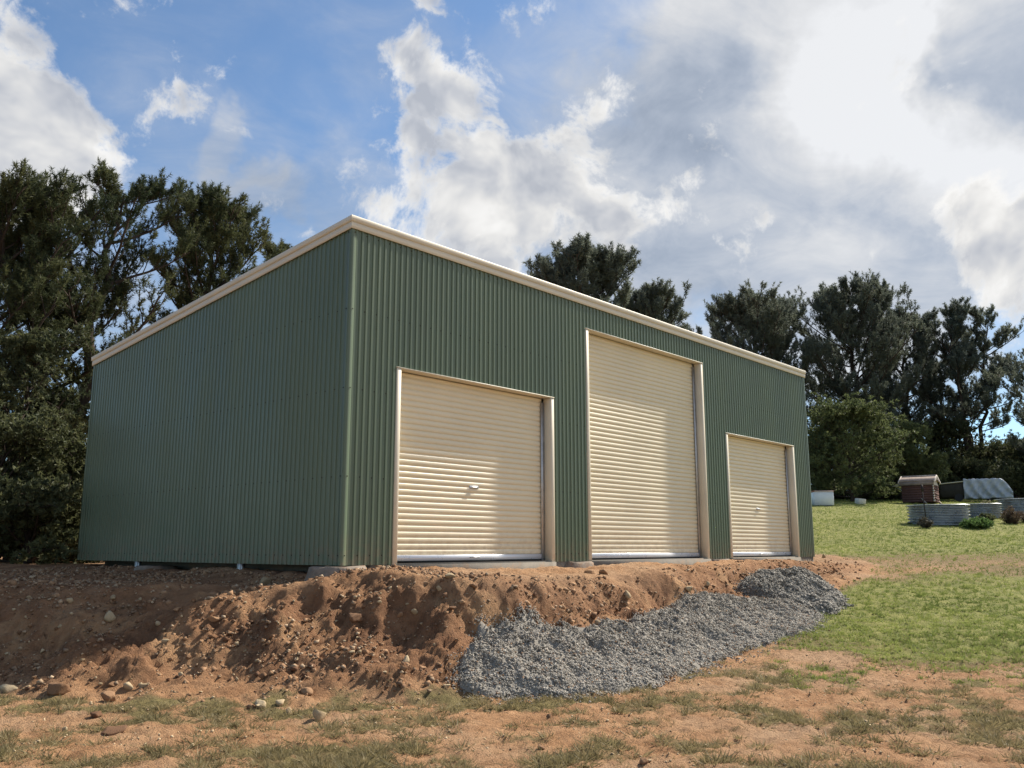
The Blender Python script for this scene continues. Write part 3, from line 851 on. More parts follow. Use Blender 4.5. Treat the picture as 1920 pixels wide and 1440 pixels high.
for (x, y, src) in ((-15.5, 9.0, 0), (-19.0, 2.5, 1), (-13.5, 17.0, 2)):  # unseen pines added past the left row to shade the side wall
    pines = [o for o in COL.objects if o.name.startswith('pine_tree')]
    o0 = pines[src]; o = o0.copy(); COL.objects.link(o); o.location = (x, y, tz(x, y)-.2); o.rotation_euler = (0, 0, 1.7+src); o['label'] = ('added pine next to the left row, outside the frame to shade the side wall', 'added pine nearest the viewer, outside the frame to shade the side wall', 'added pine farther back, outside the frame to shade the side wall')[src]
    for ch in list(o0.children):
        c = ch.copy(); COL.objects.link(c); c.parent = o
# undergrowth: light green willows and dark shrubs
def bush(name, label, cat, px, top, q, R, seed, mat, **kw):
    b, h = place(px, top, q)
    args = dict(h0=.06, nb=44, nsub=8, ntuft=9, blade=(.20, .075), nbl=12, brush=.15, upcurve=.25, limb_el=(.05, 1.2), trunk_r=.10, irr=.2, tuft_up=0.0, spread=1.9, prof=[(0, .85), (.3, 1.0), (.6, 1), (.85, .8), (1, .5)], sub_len=.42, drop_low=.5)
    args.update(kw)
    return tree(name, label, cat, b, h, R, seed, mat=mat, **args)
bush('willow_tree', 'light green willow like tree beside the right end of the shed', 'tree', 1585, 770, 59, 3.8, 201, 'willow', nb=52)
bush('willow_tree', 'lower light green leafy tree behind the red brown coop', 'tree', 1680, 805, 65, 3.0, 202, 'willow', nb=48)
bush('shrub', 'dark rounded shrub behind the grey tarpaulin', 'shrub', 1775, 800, 72, 3.4, 203, 'shrub')
bush('shrub', 'dark shrub under the slender pine at the right', 'shrub', 1850, 850, 73, 3.8, 204, 'shrub')
bush('shrub', 'dark shrub at the right edge under the leaning pine', 'shrub', 1930, 840, 70, 3.6, 205, 'shrub')
bush('shrub', 'dark shrub between the shed end and the white freezer', 'shrub', 1525, 830, 66, 2.8, 206, 'shrub')
bush('shrub', 'low dark shrub in the shade left of the coop', 'shrub', 1650, 880, 66, 2.6, 207, 'shrub', nb=34)
bush('shrub', 'dark low shrub filling the shade behind the trailer', 'shrub', 1800, 880, 69, 3.0, 212, 'shrub', nb=34)
bush('shrub', 'dark low shrub behind the coop roof', 'shrub', 1735, 875, 68, 2.6, 213, 'shrub', nb=34)
bush('shrub', 'low shrub closing the row right of the tarpaulin', 'shrub', 1900, 890, 67, 3.0, 214, 'shrub', nb=34)
for i, (px, q) in enumerate(((1515, 74), (1570, 75), (1630, 74), (1690, 77), (1755, 78), (1820, 79), (1890, 78), (1945, 76))):
    o0 = [o for o in COL.objects if o.name.startswith('shrub')][i % 4]
    o = o0.copy(); COL.objects.link(o); x, y, z = spot(px, q); o.location = (x, y, z-1.2); o.rotation_euler = (0, 0, 1.3*i+.5); o.scale = (1.15, 1.15, .75)
    o['label'] = 'dim shrub closing the gap low behind the right row of pines'; o['group'] = 'shrubs low behind the right row of pines'
    for ch in list(o0.children):
        c = ch.copy(); COL.objects.link(c); c.parent = o
LOW = dict(blade=(.11, .055), h0=.02, drop_low=.75, ntuft=10)
bush('shrub', 'broad leaved shrub by the back left corner of the shed', 'shrub', 112, 850, 21.5, 2.0, 208, 'shrub', nb=25, **LOW)
bush('shrub', 'brownish leafy shrub at the left edge under the pines', 'shrub', 10, 800, 20, 1.9, 209, 'shrub', nb=25, **LOW)
bush('shrub', 'olive shrub between the two left trunks', 'shrub', 60, 620, 24, 2.0, 210, 'shrub', blade=(.12, .05), h0=.20, nb=26)
bush('shrub', 'low leafy shrub along the pad edge behind the shed', 'shrub', 60, 940, 19.5, 1.7, 211, 'shrub', nb=28, **LOW)
bush('shrub', 'leafy shrub just showing past the back corner of the shed side wall', 'shrub', 170, 900, 22.5, 2.0, 215, 'shrub', nb=34, **LOW)  # mostly hidden shrub put here to shade the sunlit strip of pad
bush('shrub', 'shrub whose edge fills the foot of the left pines', 'shrub', 30, 900, 23.5, 2.0, 216, 'shrub', nb=28, **LOW)

# ------------------------------------------------------------------ stones
def rock_mesh(seed, sub=2, lump=0.30, cuts=12, fine=0.03, flat=0.75):
    import bmesh
    rg = np.random.default_rng(seed)
    bm = bmesh.new(); bmesh.ops.create_icosphere(bm, subdivisions=sub, radius=1.0)
    v = np.array([q.co[:] for q in bm.verts]); f = np.array([[w.index for w in q.verts] for q in bm.faces]); bm.free()
    g = np.zeros(len(v))
    for k in range(7):
        d = rg.normal(size=3); d /= np.linalg.norm(d)
        g += np.sin((v@d)*(2.0+2.2*k*.5)+rg.random()*6.28)/(1+.5*k)
    v = v*(1+lump*0.5*g[:, None])
    for _ in range(cuts):                                 # planar cuts make facets
        n = rg.normal(size=3); n /= np.linalg.norm(n)
        d = v@n; c = d.max()*(0.42+0.33*rg.random())
        v = v - np.maximum(d-c, 0)[:, None]*n*0.95
    v = v*(1+fine*rg.normal(size=(len(v), 1)))
    v = v - (v.max(0)+v.min(0))/2; v = v/np.abs(v[:, :2]).max()
    return v*np.array([1.0, 0.70+0.3*rg.random(), flat*(0.75+0.45*rg.random())]), f
ROCKS = [np_mesh('rock', *rock_mesh(s, 3, .40, 8, .03), M['clod'], link=False) for s in range(8)]
PALE = [np_mesh('rock', *rock_mesh(40+s, 2), M['palestone'], link=False) for s in range(6)]
def rock(px, py, wpx, label, pale=False, group=None, name='rock', seed=None, sink=0.25, tall=1.0):
    p, t = on_ground(px, py)
    r = wpx/2*t/1663.1
    k = seed if seed is not None else random.randrange(100)
    o = bpy.data.objects.new(name, (PALE if pale else ROCKS)[k % (6 if pale else 8)]); COL.objects.link(o)
    o.location = (p[0], p[1], p[2]+r*0.30*tall*(1-sink)); o.scale = (r, r, r*tall)
    o.rotation_euler = (random.uniform(-.35, .35), random.uniform(-.35, .35), random.uniform(0, 6.28))
    tag(o, label, 'rock', group)
    return o
rock(598, 1350, 34, 'upright yellow cream split rock on the grass below the bank', True, seed=1, tall=1.5, sink=0.1)
rock(488, 1325, 30, 'rounded pale boulder lying left of the yellow split rock', True, seed=2)
rock(527, 1322, 30, 'flat pale stone between the rounded boulder and the yellow rock', True, seed=3, tall=.6)
rock(540, 1340, 20, 'small cream stone just left of the foot of the yellow rock', True, seed=4)
rock(575, 1304, 26, 'brown grey boulder at the toe of the bank above the yellow rock', False, seed=2)
rock(110, 1300, 44, 'big orange brown clod at the foot of the shaded bank', False, seed=5, tall=1.1)
rock(130, 1330, 14, 'small cream stone in front of the big orange clod', True, seed=0)
rock(205, 1312, 34, 'dark brown broken clod right of the big orange one', False, seed=6)
rock(12, 1298, 34, 'pale grey flat slab at the left edge on the toe of the bank', True, seed=5)
rock(210, 1285, 22, 'tan stone resting above the dark brown clod', False, seed=1)
rock(270, 1288, 26, 'cream brown stone at the shadow edge of the bank', True, seed=1)
rock(240, 1290, 20, 'yellowish stone wedged between two tan ones at the toe', True, seed=3)
rock(205, 1160, 24, 'round tan stone in the middle of the shaded slope', True, seed=4)
rock(130, 1127, 20, 'long pale stone high on the shaded slope', True, seed=2)
rock(212, 1122, 14, 'small whitish stone right of the long pale one', True, seed=0)
rock(498, 1095, 22, 'tan broken stone on the pad below the shed side wall', True, seed=3)
rock(665, 1162, 28, 'large brown rock jutting from the sunlit bank', False, seed=3, tall=1.2)
rock(400, 1165, 24, 'brown angular rock at the shadow line of the bank', False, seed=4)
rock(760, 1240, 20, 'pale round stone set in a hollow of the sunlit bank', True, seed=0)
rock(660, 1226, 14, 'small cream stone left of the hollow in the bank', True, seed=2)
rock(674, 1231, 14, 'small cream stone paired with another on the sunlit bank', True, seed=5)
rock(838, 1288, 18, 'whitish stone beside the left toe of the gravel', True, seed=1)
rock(664, 1333, 18, 'orange stone on the turf right of the yellow rock', False, seed=7)
rock(1175, 1118, 20, 'cream oval stone on the slope above the gravel', True, seed=4)
rock(1122, 1172, 20, 'tan wedge shaped stone lying on the upper gravel', True, seed=2, tall=1.1)
rock(1112, 1158, 14, 'small brown stone just above the wedge on the gravel', False, seed=2)
rock(1290, 1108, 18, 'tan stone at the top edge of the gravel', True, seed=5)
rock(1326, 1098, 12, 'small pale stone where the two gravel heaps meet', True, seed=0)
rock(1105, 1075, 22, 'dark brown clod on the pad before the tall door', False, seed=1, tall=.8)
rock(1132, 1075, 20, 'second dark clod close right of the other before the tall door', False, seed=0, tall=.8)
rock(845, 1082, 20, 'buff flat stone on the pad before the left door', True, seed=3, tall=.6)
rock(885, 1100, 20, 'tan stone half buried below the left door', False, seed=5)
rock(1068, 1222, 18, 'orange tan chip lying on the middle of the gravel', True, seed=3, tall=.6)
rock(1425, 1072, 12, 'whitish stone on the dirt above the dark gravel heap', True, seed=1)
rock(1545, 1045, 10, 'white stone on the dirt by the shed right corner', True, seed=0)
rock(1015, 1405, 20, 'dark stone on bare earth in the near foreground', False, seed=4)
rock(1205, 1430, 18, 'dark grey stone at the bottom edge of the picture', False, seed=2)
rock(1218, 1427, 12, 'white stone touching the dark one at the bottom edge', True, seed=2)
rock(1030, 1345, 12, 'small dark clod on the earth below the gravel', False, seed=6)
rock(122, 1370, 14, 'white stone on the grass at lower left', True, seed=4)
rock(180, 1345, 24, 'grey brown clod on the turf below the dark broken clod', False, seed=3)
rock(215, 1372, 46, 'low orange lump of earth on the foreground at left', False, seed=5, tall=.35)
# the many further stones on the bank, alike and uncounted, nearest ones as individuals
rg = np.random.default_rng(77)
cand = []
while len(cand) < 170:
    px = rg.uniform(0, 870); py = rg.uniform(1100, 1310)
    if px > 420 and py < 1085+0.0*px: continue
    w = 5+rg.exponential(3.2)
    if w > 15: continue
    cand.append((px, py, w))
for (px, py, w) in cand:
    pl = rg.random() < .5; lit = (px-470)/120+(1130-py)/-110 > .9
    rock(px, py, w, ('small pale stone' if pl else 'small brown stone')+(' on the sunlit part of the dirt bank' if lit else ' on the shaded left part of the dirt bank'), pl, 'small stones scattered on the dirt bank', 'small_stone')
def stones_stuff(name, P, sizes, mat, seed, label, tri=0, flat=.75):
    """many tiny stones as one mesh: distorted octahedra"""
    rg = np.random.default_rng(seed); N = len(P)
    o = np.array([(1, 0, 0), (-1, 0, 0), (0, 1, 0), (0, -1, 0), (0, 0, 1), (0, 0, -1)], float)
    f = np.array([(0, 2, 4), (2, 1, 4), (1, 3, 4), (3, 0, 4), (2, 0, 5), (1, 2, 5), (3, 1, 5), (0, 3, 5)])
    v = o[None]*(0.65+0.7*rg.random((N, 6, 1))) + rg.normal(size=(N, 6, 3))*0.16
    q = rg.normal(size=(N, 4)); q /= np.linalg.norm(q, axis=1, keepdims=True); w, x, y, z = q.T
    Rm = np.stack([1-2*(y*y+z*z), 2*(x*y-z*w), 2*(x*z+y*w), 2*(x*y+z*w), 1-2*(x*x+z*z), 2*(y*z-x*w), 2*(x*z-y*w), 2*(y*z+x*w), 1-2*(x*x+y*y)], 1).reshape(N, 3, 3)
    v = np.einsum('nij,nkj->nki', Rm, v)*np.asarray(sizes)[:, None, None]
    v = v*np.array([1, 1, flat])+P[:, None, :]
    ff = (f[None]+6*np.arange(N)[:, None, None]).reshape(-1, 3)
    ob = np_mesh(name, v.reshape(-1, 3), ff, mat, attrs={'var': np.repeat(rg.random(N), 6)})
    tag(ob, label, kind='stuff')
    return ob
def scatter(n, x0, x1, y0, y1, seed):
    r = np.random.default_rng(seed); return r.uniform(x0, x1, n), r.uniform(y0, y1, n), r
x, y, r = scatter(170000, -7, 18, -6, 7, 3)
z, bk, d = terrain(x, y)
keep = (r.random(len(x)) < np.clip(bk*(0.45+0.9*fbm(x*.9, y*.9, 3, 15)), 0, 1)*np.where(x < 4, 1, .5)) & ~((x > -0.1) & (y > -.1))
x, y, z = x[keep], y[keep], z[keep]
sz = 0.007+r.exponential(0.0075, len(x)); sz = np.minimum(sz, .04)
stones_stuff('dirt_crumbs', np.stack([x, y, z+sz*.3], 1), sz, M['stone'], 5, 'crumbs of earth and pebbles on the cut bank')
pick = r.choice(len(x), min(19000, len(x)), replace=False)
cs = np.minimum(0.011+r.exponential(0.011, len(pick)), .055)
stones_stuff('soil_clods', np.stack([x[pick]+.02, y[pick]+.02, z[pick]+cs*.15], 1), cs, M['clod'], 8, 'broken clods of earth covering the cut bank', flat=.8)
q_ = r.uniform(6.2, 13, 9000); l_ = r.uniform(-4.5, 6.5, 9000)
x = CAM[0]+q_*HF[0]+l_*HR[0]; y = CAM[1]+q_*HF[1]+l_*HR[1]; z, bk, d = terrain(x, y); k = (d < 0.1) & (fbm(x*.8, y*.8, 3, 25) > -.1)
sz = np.minimum(0.004+r.exponential(0.004, len(x)), .02)
stones_stuff('pebbles', np.stack([x, y, z+sz*.3], 1)[k], sz[k], M['palestone'], 6, 'tiny pebbles on the bare earth in front')

# ------------------------------------------------------------------ gravel heaps
def heap(name, outline, thick, edge, n, size, mat, seed, label, amp):
    P = np.array([on_ground(a, b)[0][:2] for a, b in outline])
    x0, y0 = P.min(0)-.1; x1, y1 = P.max(0)+.1
    st = 0.05
    X, Y = np.meshgrid(np.arange(x0, x1, st), np.arange(y0, y1, st), indexing='ij')
    def top(x, y):
        d = poly_sd(x, y, P) + 0.10*fbm(x*1.6, y*1.6, 3, seed)
        g = terrain(x, y)[0]
        # smooth underlying bank so that clods do not show through
        t = np.clip(d/edge, 0, 1)
        return d, g + thick*np.sqrt(np.clip(t*(2-t), 0, 1)) + amp*fbm(x*2.2, y*2.2, 4, seed+3)*t - 0.05*(d < 0) + np.where(d < 0, np.maximum(d, -.1)*1.5, 0)
    d, z = top(X.ravel(), Y.ravel())
    a, b = X.shape; idx = np.arange(a*b).reshape(a, b)
    qd = np.stack([idx[:-1, :-1], idx[1:, :-1], idx[1:, 1:], idx[:-1, 1:]], -1).reshape(-1, 4)
    ok = (d[qd] > -0.10).all(1)
    rg = np.random.default_rng(seed)
    x = rg.uniform(x0, x1, n*3); y = rg.uniform(y0, y1, n*3); dd, zz_ = top(x, y)
    lowside = sstep(0.55, 0.25, terrain(x, y)[0])
    k = (dd > -0.03-(0.10+0.42*lowside)*rg.random(len(x))**4) & (rg.random(len(x)) < np.clip(0.55+dd*3.5+0.8*fbm(x*3.0, y*3.0, 3, seed+9), 0.05, 1))
    x, y, zz_ = x[k][:n], y[k][:n], zz_[k][:n]
    zz_ = np.where(dd[k][:n] < 0, terrain(x, y)[0]+.008, zz_)
    sz = size*(0.5+0.7*rg.random(len(x))+0.25*rg.exponential(1, len(x)))
    ob = stones_stuff(name, np.stack([x, y, zz_+sz*.25], 1), sz, mat, seed+1, label, flat=.85)
    e = rg.choice(len(x), len(x)//45, replace=False)
    stones_stuff('soil_crumbs', np.stack([x[e], y[e], zz_[e]+.008], 1), .007+.010*rg.random(len(e)), M['clod'], seed+5, 'crumbs of orange soil fallen on the '+('long gravel heap', 'dark gravel mound')[thick > .15])
    # bed below the stones: joined into the same heap
    bed = np_mesh(name+'_bed', np.stack([X.ravel(), Y.ravel(), z], 1), qd[ok], mat, ob, smooth=True, attrs={'var': np.full(a*b, .2)})
    bed.name = 'gravel_bed'; bed['kind'] = 'stuff'
    return ob
G1 = [(868, 1296), (862, 1245), (866, 1228), (896, 1196), (935, 1170), (1000, 1160), (1050, 1172), (1100, 1184), (1150, 1172), (1200, 1164), (1245, 1146), (1330, 1120), (1400, 1126), (1480, 1130), (1535, 1156), (1528, 1176), (1440, 1205), (1340, 1240), (1260, 1268), (1180, 1298), (1100, 1305), (1000, 1308), (920, 1308)]
heap('gravel_heap', G1, 0.10, 0.30, 140000, 0.0092, M['gravel'], 31, 'long heap of blue grey gravel along the foot of the dirt bank', 0.05)
G2 = [(1382, 1112), (1388, 1092), (1440, 1080), (1500, 1080), (1545, 1095), (1580, 1120), (1588, 1138), (1560, 1150), (1520, 1152), (1450, 1130)]
heap('gravel_heap', G2, 0.20, 0.5, 30000, 0.016, M['darkgravel'], 41, 'darker lumpy gravel mound at the right end of the long heap', 0.12)

# ------------------------------------------------------------------ grass
def grass(name, n, q0, q1, lfun, seed, bl, bw, mat, label, thr, power=1.0, height_up=1.2):
    rg = np.random.default_rng(seed)
    q = q0*(q1/q0)**rg.random(n); a, b = lfun(q); l = a+(b-a)*rg.random(n)
    x = CAM[0]+q*HF[0]+l*HR[0]; y = CAM[1]+q*HF[1]+l*HR[1]
    z, bk, d = terrain(x, y); g = turf(x, y, bk)
    # tufts gather in clumps
    cl = fbm(x*4.5, y*4.5, 2, 17)
    pk = np.clip((g-thr)/(1-thr), 0, 1)**power*np.clip(0.35+1.7*cl, 0.02, 1)
    k = rg.random(n) < pk
    x, y, z, q, g = x[k], y[k], z[k], q[k], g[k]
    N = len(x)
    ax = np.stack([rg.normal(size=N)*.7, rg.normal(size=N)*.7, np.full(N, 1.0)], 1); ax /= np.linalg.norm(ax, axis=1, keepdims=True)
    sc_ = (0.75+0.012*q)
    pos = np.stack([x, y, z-0.01], 1); nb_ = 4
    v, f, va = blades(pos, ax, nb_, bl, bw, height_up, 0.0, rg, np.clip(0.5+0.6*fbm(x*.5, y*.5, 3, 19)+rg.normal(size=N)*.15, 0, 1))
    v = v.reshape(N, nb_*3, 3); v = (v-pos[:, None])*sc_[:, None, None]+pos[:, None]; v = v.reshape(-1, 3)
    o = np_mesh(name, v, f, M[mat], attrs={'var': va})
    tag(o, label, kind='stuff')
def tufts(name, n, seed, q0, q1, mat, label):
    rg = np.random.default_rng(seed)
    q = q0*(q1/q0)**rg.random(n*8); l = (rg.random(n*8)*2-1)*.62*q
    x = CAM[0]+q*HF[0]+l*HR[0]; y = CAM[1]+q*HF[1]+l*HR[1]
    z, bk, d = terrain(x, y); g = turf(x, y, bk)
    k = np.nonzero((rg.random(n*8) < np.clip(g*1.5-.25, 0.015, 1)) & (d < .05) & ((q < 10.5) | (l < 3.5)))[0][:n]
    x, y, z = x[k], y[k], z[k]; N = len(k)
    m = 34; sz = 0.55+0.9*rg.random(N)
    cx = np.repeat(x, m)+rg.normal(size=N*m)*.035*np.repeat(sz, m); cy = np.repeat(y, m)+rg.normal(size=N*m)*.035*np.repeat(sz, m)
    ox, oy = cx-np.repeat(x, m), cy-np.repeat(y, m)
    a = np.stack([ox*16+rg.normal(size=N*m)*.35, oy*16+rg.normal(size=N*m)*.35, np.full(N*m, .75)], 1); a /= np.linalg.norm(a, axis=1, keepdims=True)
    ln = (0.045+0.06*rg.random(N*m))*np.repeat(sz, m); w = 0.0032+0.003*rg.random(N*m)
    sd = np.cross(a, rg.normal(size=(N*m, 3))); sd /= np.linalg.norm(sd, axis=1, keepdims=True)+1e-9
    b = np.stack([cx, cy, np.repeat(z, m)-.006], 1); tip = b+a*ln[:, None]; tip[:, 2] -= ln*0.25*rg.random(N*m)
    v = np.stack([b-sd*w[:, None], b+sd*w[:, None], tip], 1).reshape(-1, 3)
    va = np.repeat(np.clip(np.repeat(rg.random(N), m)*.7+rg.random(N*m)*.3, 0, 1), 3)
    o = np_mesh(name, v, np.arange(len(v)).reshape(-1, 3), M[mat], attrs={'var': va}); tag(o, label, kind='stuff')
fov = lambda q: (-0.62*q, 0.62*q)
grass('dry_grass', 130000, 6.2, 14.5, fov, 1, 0.060, 0.0058, 'drygrass', 'sparse tufts of dry olive grass on the orange earth', 0.06, 0.8, 1.5)
tufts('grass_tufts', 1500, 6, 6.2, 13.5, 'drygrass', 'separate tufts of olive grass standing on the orange earth')
grass('green_grass', 150000, 10.5, 66, lambda q: (0.16*q+1.5, 0.64*q), 2, 0.075, 0.014, 'grass', 'short green grass rising to the right of the shed', 0.30, 0.8, 1.2)

# ------------------------------------------------------------------ things on the rise
def gspot(px, py):
    p, t = on_ground(px, py); return p, t
FACE = -YAW                                      # turned to face the viewer's heading
# chest freezer
p, t = gspot(1543, 948); k = t/1663.1
fz = empty('chest_freezer', p, FACE-0.05); tag(fz, 'old white chest freezer with a rusty lid on the grass by the trees', 'freezer')
w, hgt = 36*k, 25*k
MB().box(-w/2, w/2, -.33, .33, 0.0, hgt, .03).build('cabinet', M['white'], fz)
MB().box(-w/2-.02, w/2+.02, -.35, .35, hgt+.004, hgt+.075, .02).build('lid', M['rust'], fz)
MB().box(-w/2+.02, w/2-.02, -.365, -.352, hgt+.02, hgt+.05).build('lid_trim', M['white'], fz)
# cream block
p, t = gspot(1613, 945); k = t/1663.1
bx = MB().box(-8*k, 8*k, -.2, .2, -.05, 10*k, .02).build('cream_box', M['block']); bx.location = p; bx.rotation_euler = (0.06, 0.08, FACE+.3)
tag(bx, 'small cream box half sunk in the grass between freezer and coop', 'box')
# the coop: dark red boards, pale trimmed roof
p, t = gspot(1727, 944); k = t/1663.1
cp = empty('chicken_coop', p, FACE-0.62); tag(cp, 'small dark red timber coop with a pale edged rusty roof', 'coop')
cw, ch, cd = 27*k, 33*k, 0.8
for i in range(7):
    z0 = 0.05+i*(ch-.05)/7; z1 = z0+(ch-.05)/7-0.008
    MB().box(-cw, cw-0.02, -cd-0.012*(i % 2), -cd+.03, z0, z1).build('wall_board', M['redwood'], cp)
    mb = MB(); mb.box(cw-.015, cw+.02+0.012*(i % 2), -cd+.035, cd, z0, z1); mb.build('end_board', M['redwood'], cp)
    MB().box(cw-0.015, cw+0.075-0.03*(i % 2), -cd-.035, -cd+.032, z0+.02, z1-.02).build('lit_board_edge', M['paleboard'], cp)  # pale colour stands in for sunlight on the zigzag weatherboard edge
MB().box(-cw, cw-.02, cd-.03, cd, .05, ch).build('back_wall', M['redwood'], cp)
MB().box(-cw-.02, -cw+.01, -cd+.032, cd-.032, .05, ch).build('end_wall', M['redwood'], cp)
MB().box(-cw-.06, cw+.08, -cd-.10, -cd-.06, ch, ch+9*k).build('fascia_board', M['greypurple'], cp)
rz0, rz1 = ch+8*k, ch+17.5*k
mb = MB(); mb.loft([[(x, -cd-.13, rz0), (x, -.05, rz1), (x, 0.05, rz1), (x, cd+.13, rz0), (x, cd+.13, rz0-.04), (x, 0, rz1-.05), (x, -cd-.13, rz0-.04)] for x in (-cw-.1, cw+.1)], True, True)
mb.build('roof', M['roofrust'], cp)
for x in (-cw-.13, cw+.13):
    mb = MB(); mb.loft([[(xx, -cd-.17, rz0-.03), (xx, 0, rz1+.05), (xx, cd+.17, rz0-.03), (xx, cd+.17, rz0-.14), (xx, 0, rz1-.07), (xx, -cd-.17, rz0-.14)] for xx in (x-.03, x+.03)], True, True)
    mb.build('barge_board', M['paleboard'], cp)
MB().box(-cw-.1, cw+.1, -.07, .07, rz1+.005, rz1+.06).build('ridge_cap', M['paleboard'], cp)
mb = MB(); mb.loft([[(cw, -cd+.03, ch), (cw, cd, ch), (cw, 0, rz1-.08)], [(cw+.03, -cd+.03, ch), (cw+.03, cd, ch), (cw+.03, 0, rz1-.08)]], True, True); mb.build('gable', M['paleboard'], cp)
mb = MB(); mb.box(-cw-.62, -cw-.03, -.5, .1, ch-.02, ch+.03); mb.box(-cw-.35, -cw-.03, -.4, .1, ch+.12, ch+.16); mb.tube([(-cw-.5, -.2, ch), (-cw-.03, -.2, ch-.35)], .02, 5)
mb.build('nest_shelf', M['galv'], cp)
for i, (a, b_, c_, d_) in enumerate(((1722, 938, 1738, 945), (1757, 936, 1766, 946))):
    p0 = gspot(a, b_+6)[0]; p1 = gspot(c_, d_+1)[0]
    mb = MB(); mb.tube([p0+np.array([0, 0, .55-.3*i]), p1+np.array([0, 0, .06])], .05, 4)
    o = mb.build('plank', M['board']); tag(o, ('old plank leaning against the front of the coop', 'short plank propped at the right foot of the coop')[i], 'plank')
# caravan body under a tarpaulin
p, t = gspot(1828, 941); k = t/1663.1
cv = empty('camper_trailer', p, FACE-0.50); tag(cv, 'low dark camper trailer mostly hidden under a grey tarpaulin', 'trailer')
hw = 56*k; th = 38*k; dd = 0.95
MB().box(-hw, hw*.9, -dd, dd, .28, th-.12, .08).build('body', M['darkpanel'], cv)
mb = MB(); mb.loft([[(-hw-.05, -dd-.06, th-.20), (-hw, -dd-.06, th-.13), (-hw, dd+.06, th-.13), (-hw-.05, dd+.06, th-.20)], [(-hw*.25, -dd-.06, th-.06), (-hw*.25, -dd-.06, th+.0), (-hw*.25, dd+.06, th+.0), (-hw*.25, dd+.06, th-.06)]], True, True)
mb.build('roof_edge', M['creamroof'], cv)
for sx in (-.45, .45):
    mb = MB(); mb.tube([(sx*hw, -dd-.02, .27), (sx*hw, -dd+.16, .27)], .27, 14); mb.build('wheel', M['rubber'], cv)
nu, nv = 46, 26; vv = []; ff = []
rg = np.random.default_rng(9)
for i in range(nu):
    u = i/(nu-1); x = -hw*.28+u*(hw*1.34)
    drop_end = max(0, (u-.80)/.20)
    for j in range(nv):
        s = j/(nv-1); a = s*2.0                         # 0..2: up the front then over the top
        n_ = 0.07*math.sin(9*u*3+4*s*3)+0.06*math.sin(23*u+14*s+2*math.sin(7*s))+0.05*math.sin(41*u-19*s)+0.012*rg.normal()
        if a < 1.25:
            q_ = a/1.25; yy = -dd-.26+.10*q_+n_*(1-.4*q_); zz_ = 0.16+.02*math.sin(11*u)+q_*(th-.07)
        else:
            q_ = (a-1.25)/.75; yy = -dd-.16+q_*(2*dd+.3); zz_ = th+.09+.05*math.sin(q_*math.pi)+n_*.4
        zz_ = zz_*(1-0.55*drop_end**1.6*(zz_/th))
        vv.append((x+.15*drop_end, yy, zz_))
for i in range(nu-1):
    for j in range(nv-1):
        a = i*nv+j; ff.append((a, a+nv, a+nv+1, a+1))
tp_ = np_mesh('tarpaulin', vv, np.array(ff), M['tarp'], smooth=True)
tp_.location = p; tp_.rotation_euler = (0, 0, FACE-.50)
sm = tp_.modifiers.new('thick', 'SOLIDIFY'); sm.thickness = 0.012
tag(tp_, 'wrinkled grey tarpaulin draped over the camper trailer', 'tarpaulin')
# corrugated raised beds
def bed(px, py, wpx, hpx, label, squash=.8, taper=0.0):
    p, t = gspot(px, py); k = t/1663.1; R = wpx/2*k; hh = hpx*k
    los = (p-CAM)*np.array([1, 1, 0]); los = los/np.linalg.norm(los)
    root = empty('raised_bed', p+los*R*squash, -math.atan2(los[0], los[1])); tag(root, label, 'garden bed')
    root.location.z = tz(root.location.x, root.location.y)-.25*0
    lo = p[2]-.1-root.location.z
    mb = MB(); rings = []
    nr = 7*8
    for i in range(nr+1):
        z = lo+(hh+.1)*i/nr; o = 0.06*math.cos(2*math.pi*i/8)
        c = [((R+o)*math.copysign(abs(math.cos(a))**.75, math.cos(a))*(1+taper*i/nr), (R+o)*squash*math.copysign(abs(math.sin(a))**.75, math.sin(a)), z) for a in np.linspace(0, 2*math.pi, 40, endpoint=False)]
        rings.append(c)
    mb.loft(rings, True, False)
    ins = [[(x*.985, y*.985, z) for (x, y, z) in r_] for r_ in rings[::-1]]
    mb.loft(ins[:14], True, False)
    mb.build('wall', M['zinc'], root, True)
    top = rings[-1]
    mb = MB(); mb.tube([*top, top[0]], .022, 5, False); mb.build('rim', M['galv'], root)
    mb = MB(); mb.loft([[(x*.97, y*.97, lo+hh-.02) for (x, y, z) in top], [(x*.02, y*.02, lo+hh+.06) for (x, y, z) in top]], True, False); mb.build('soil', M['soil'], root)
    return root, p, k, hh
bed(1761, 986, 106, 39, 'nearest corrugated grey raised bed with a dark picket before it')
rb, pB, kB, hB = bed(1843, 971, 62, 26, 'middle corrugated raised bed with seed heads along its top')
bed(1925, 966, 100, 31, 'corrugated raised bed cut by the right edge')
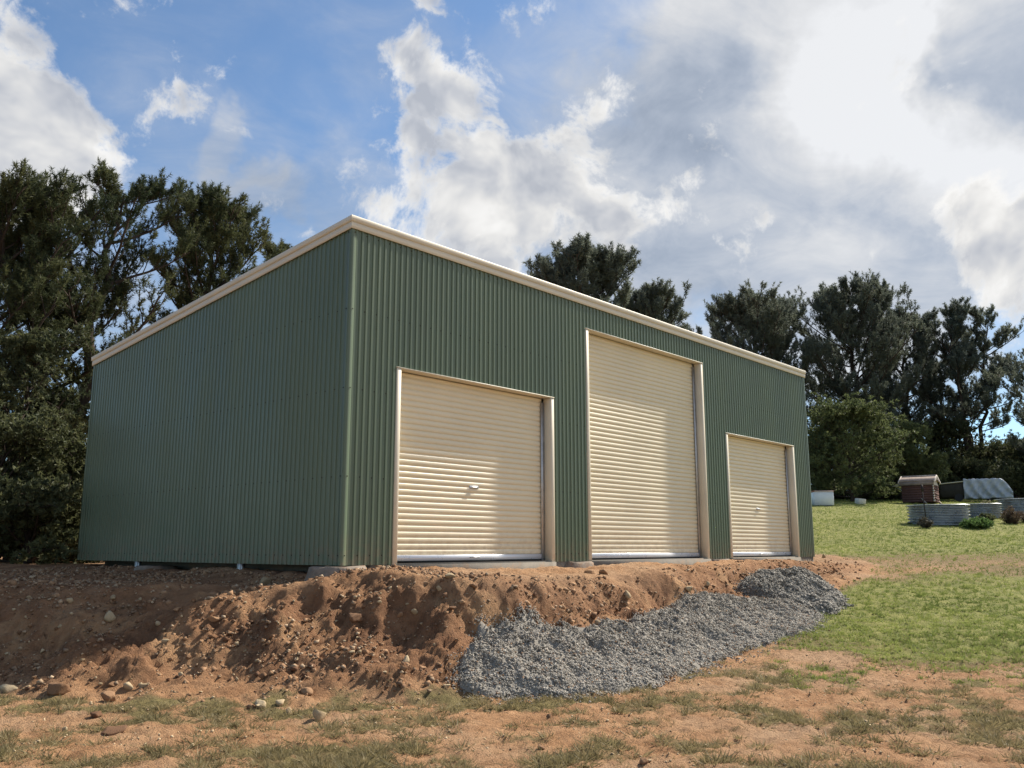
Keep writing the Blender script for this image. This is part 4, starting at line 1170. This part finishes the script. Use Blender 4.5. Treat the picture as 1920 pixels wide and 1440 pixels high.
# picket
p, t = gspot(1738, 988); k = t/1663.1
mb = MB(); mb.box(-.022, .022, -.006, .006, -.2, 80*k); mb.box(-.006, .006, .007, .04, -.2, 80*k); mb.box(-.05, .05, -.02, -.008, 66*k, 79*k)
pk_ = mb.build('picket', M['picket']); pk_.location = p; pk_.rotation_euler = (0, math.radians(-2.5), FACE)
tag(pk_, 'dark steel picket standing in front of the nearest raised bed', 'post')
def weeds(name, label, cat, px, py, wpx, hpx, n, seed, mat, bl=.16, bw=.03, z_off=0.0, group=None):
    p, t = gspot(px, py); k = t/1663.1; rg = np.random.default_rng(seed)
    root = empty(name, p+np.array([0, 0, z_off])); tag(root, label, cat, group)
    st = MB(); P = []; A = []
    R = wpx/2*k; Hh = hpx*k
    for i in range(n):
        a = rg.random()*6.28; rr = R*math.sqrt(rg.random()); e = math.sqrt(max(0, 1-(rr/R)**2))
        tip = np.array([rr*math.cos(a), rr*.7*math.sin(a), Hh*(0.35+.65*e)*(0.5+.55*rg.random())])
        c = np.array([tip*np.array([.35, .35, 0]), tip*np.array([.7, .7, .5]), tip]); 
        st.tube(c, [.012, .009, .005], 3, False)
        m_ = 7
        s = rg.random(m_); q = c[0][None]*(1-s[:, None])**2+2*c[1][None]*(s*(1-s))[:, None]+c[2][None]*(s**2)[:, None]
        P.append(q); aa = rg.normal(size=(m_, 3))*.6+np.array([0, 0, .7]); A.append(aa/np.linalg.norm(aa, axis=1, keepdims=True))
    st.build('stems', M['bark'], root)
    P = np.concatenate(P); A = np.concatenate(A)
    v, f, va = blades(P, A, 6, bl, bw, 1.3, bl*.4, rg, np.clip(.5+rg.normal(size=len(P))*.25, 0, 1))
    np_mesh('leaves', v, f, M[mat], root, attrs={'var': va})
weeds('dead_weed', 'dark dead weed bush round the foot of the picket', 'weeds', 1737, 989, 36, 20, 26, 1, 'darkweed', .14, .026)
weeds('green_plant', 'low green leafy plant right of the nearest raised bed', 'plant', 1832, 990, 78, 17, 110, 2, 'herb', .14, .07)
weeds('dead_weed', 'tall brown weeds in front of the right edge raised bed', 'weeds', 1898, 982, 54, 34, 55, 3, 'weed', .15, .022)
weeds('dead_weed', 'brown weeds at the right edge of the picture beside the bed', 'weeds', 1930, 980, 50, 26, 40, 5, 'weed', .15, .022)
weeds('green_plant', 'small green weeds before the middle raised bed', 'plant', 1850, 976, 40, 12, 50, 6, 'shrub', .12, .05)
weeds('flower_plant', 'pale seed heads growing on the middle raised bed', 'plant', 1848, 964, 42, 30, 60, 4, 'dryflower', .07, .05)
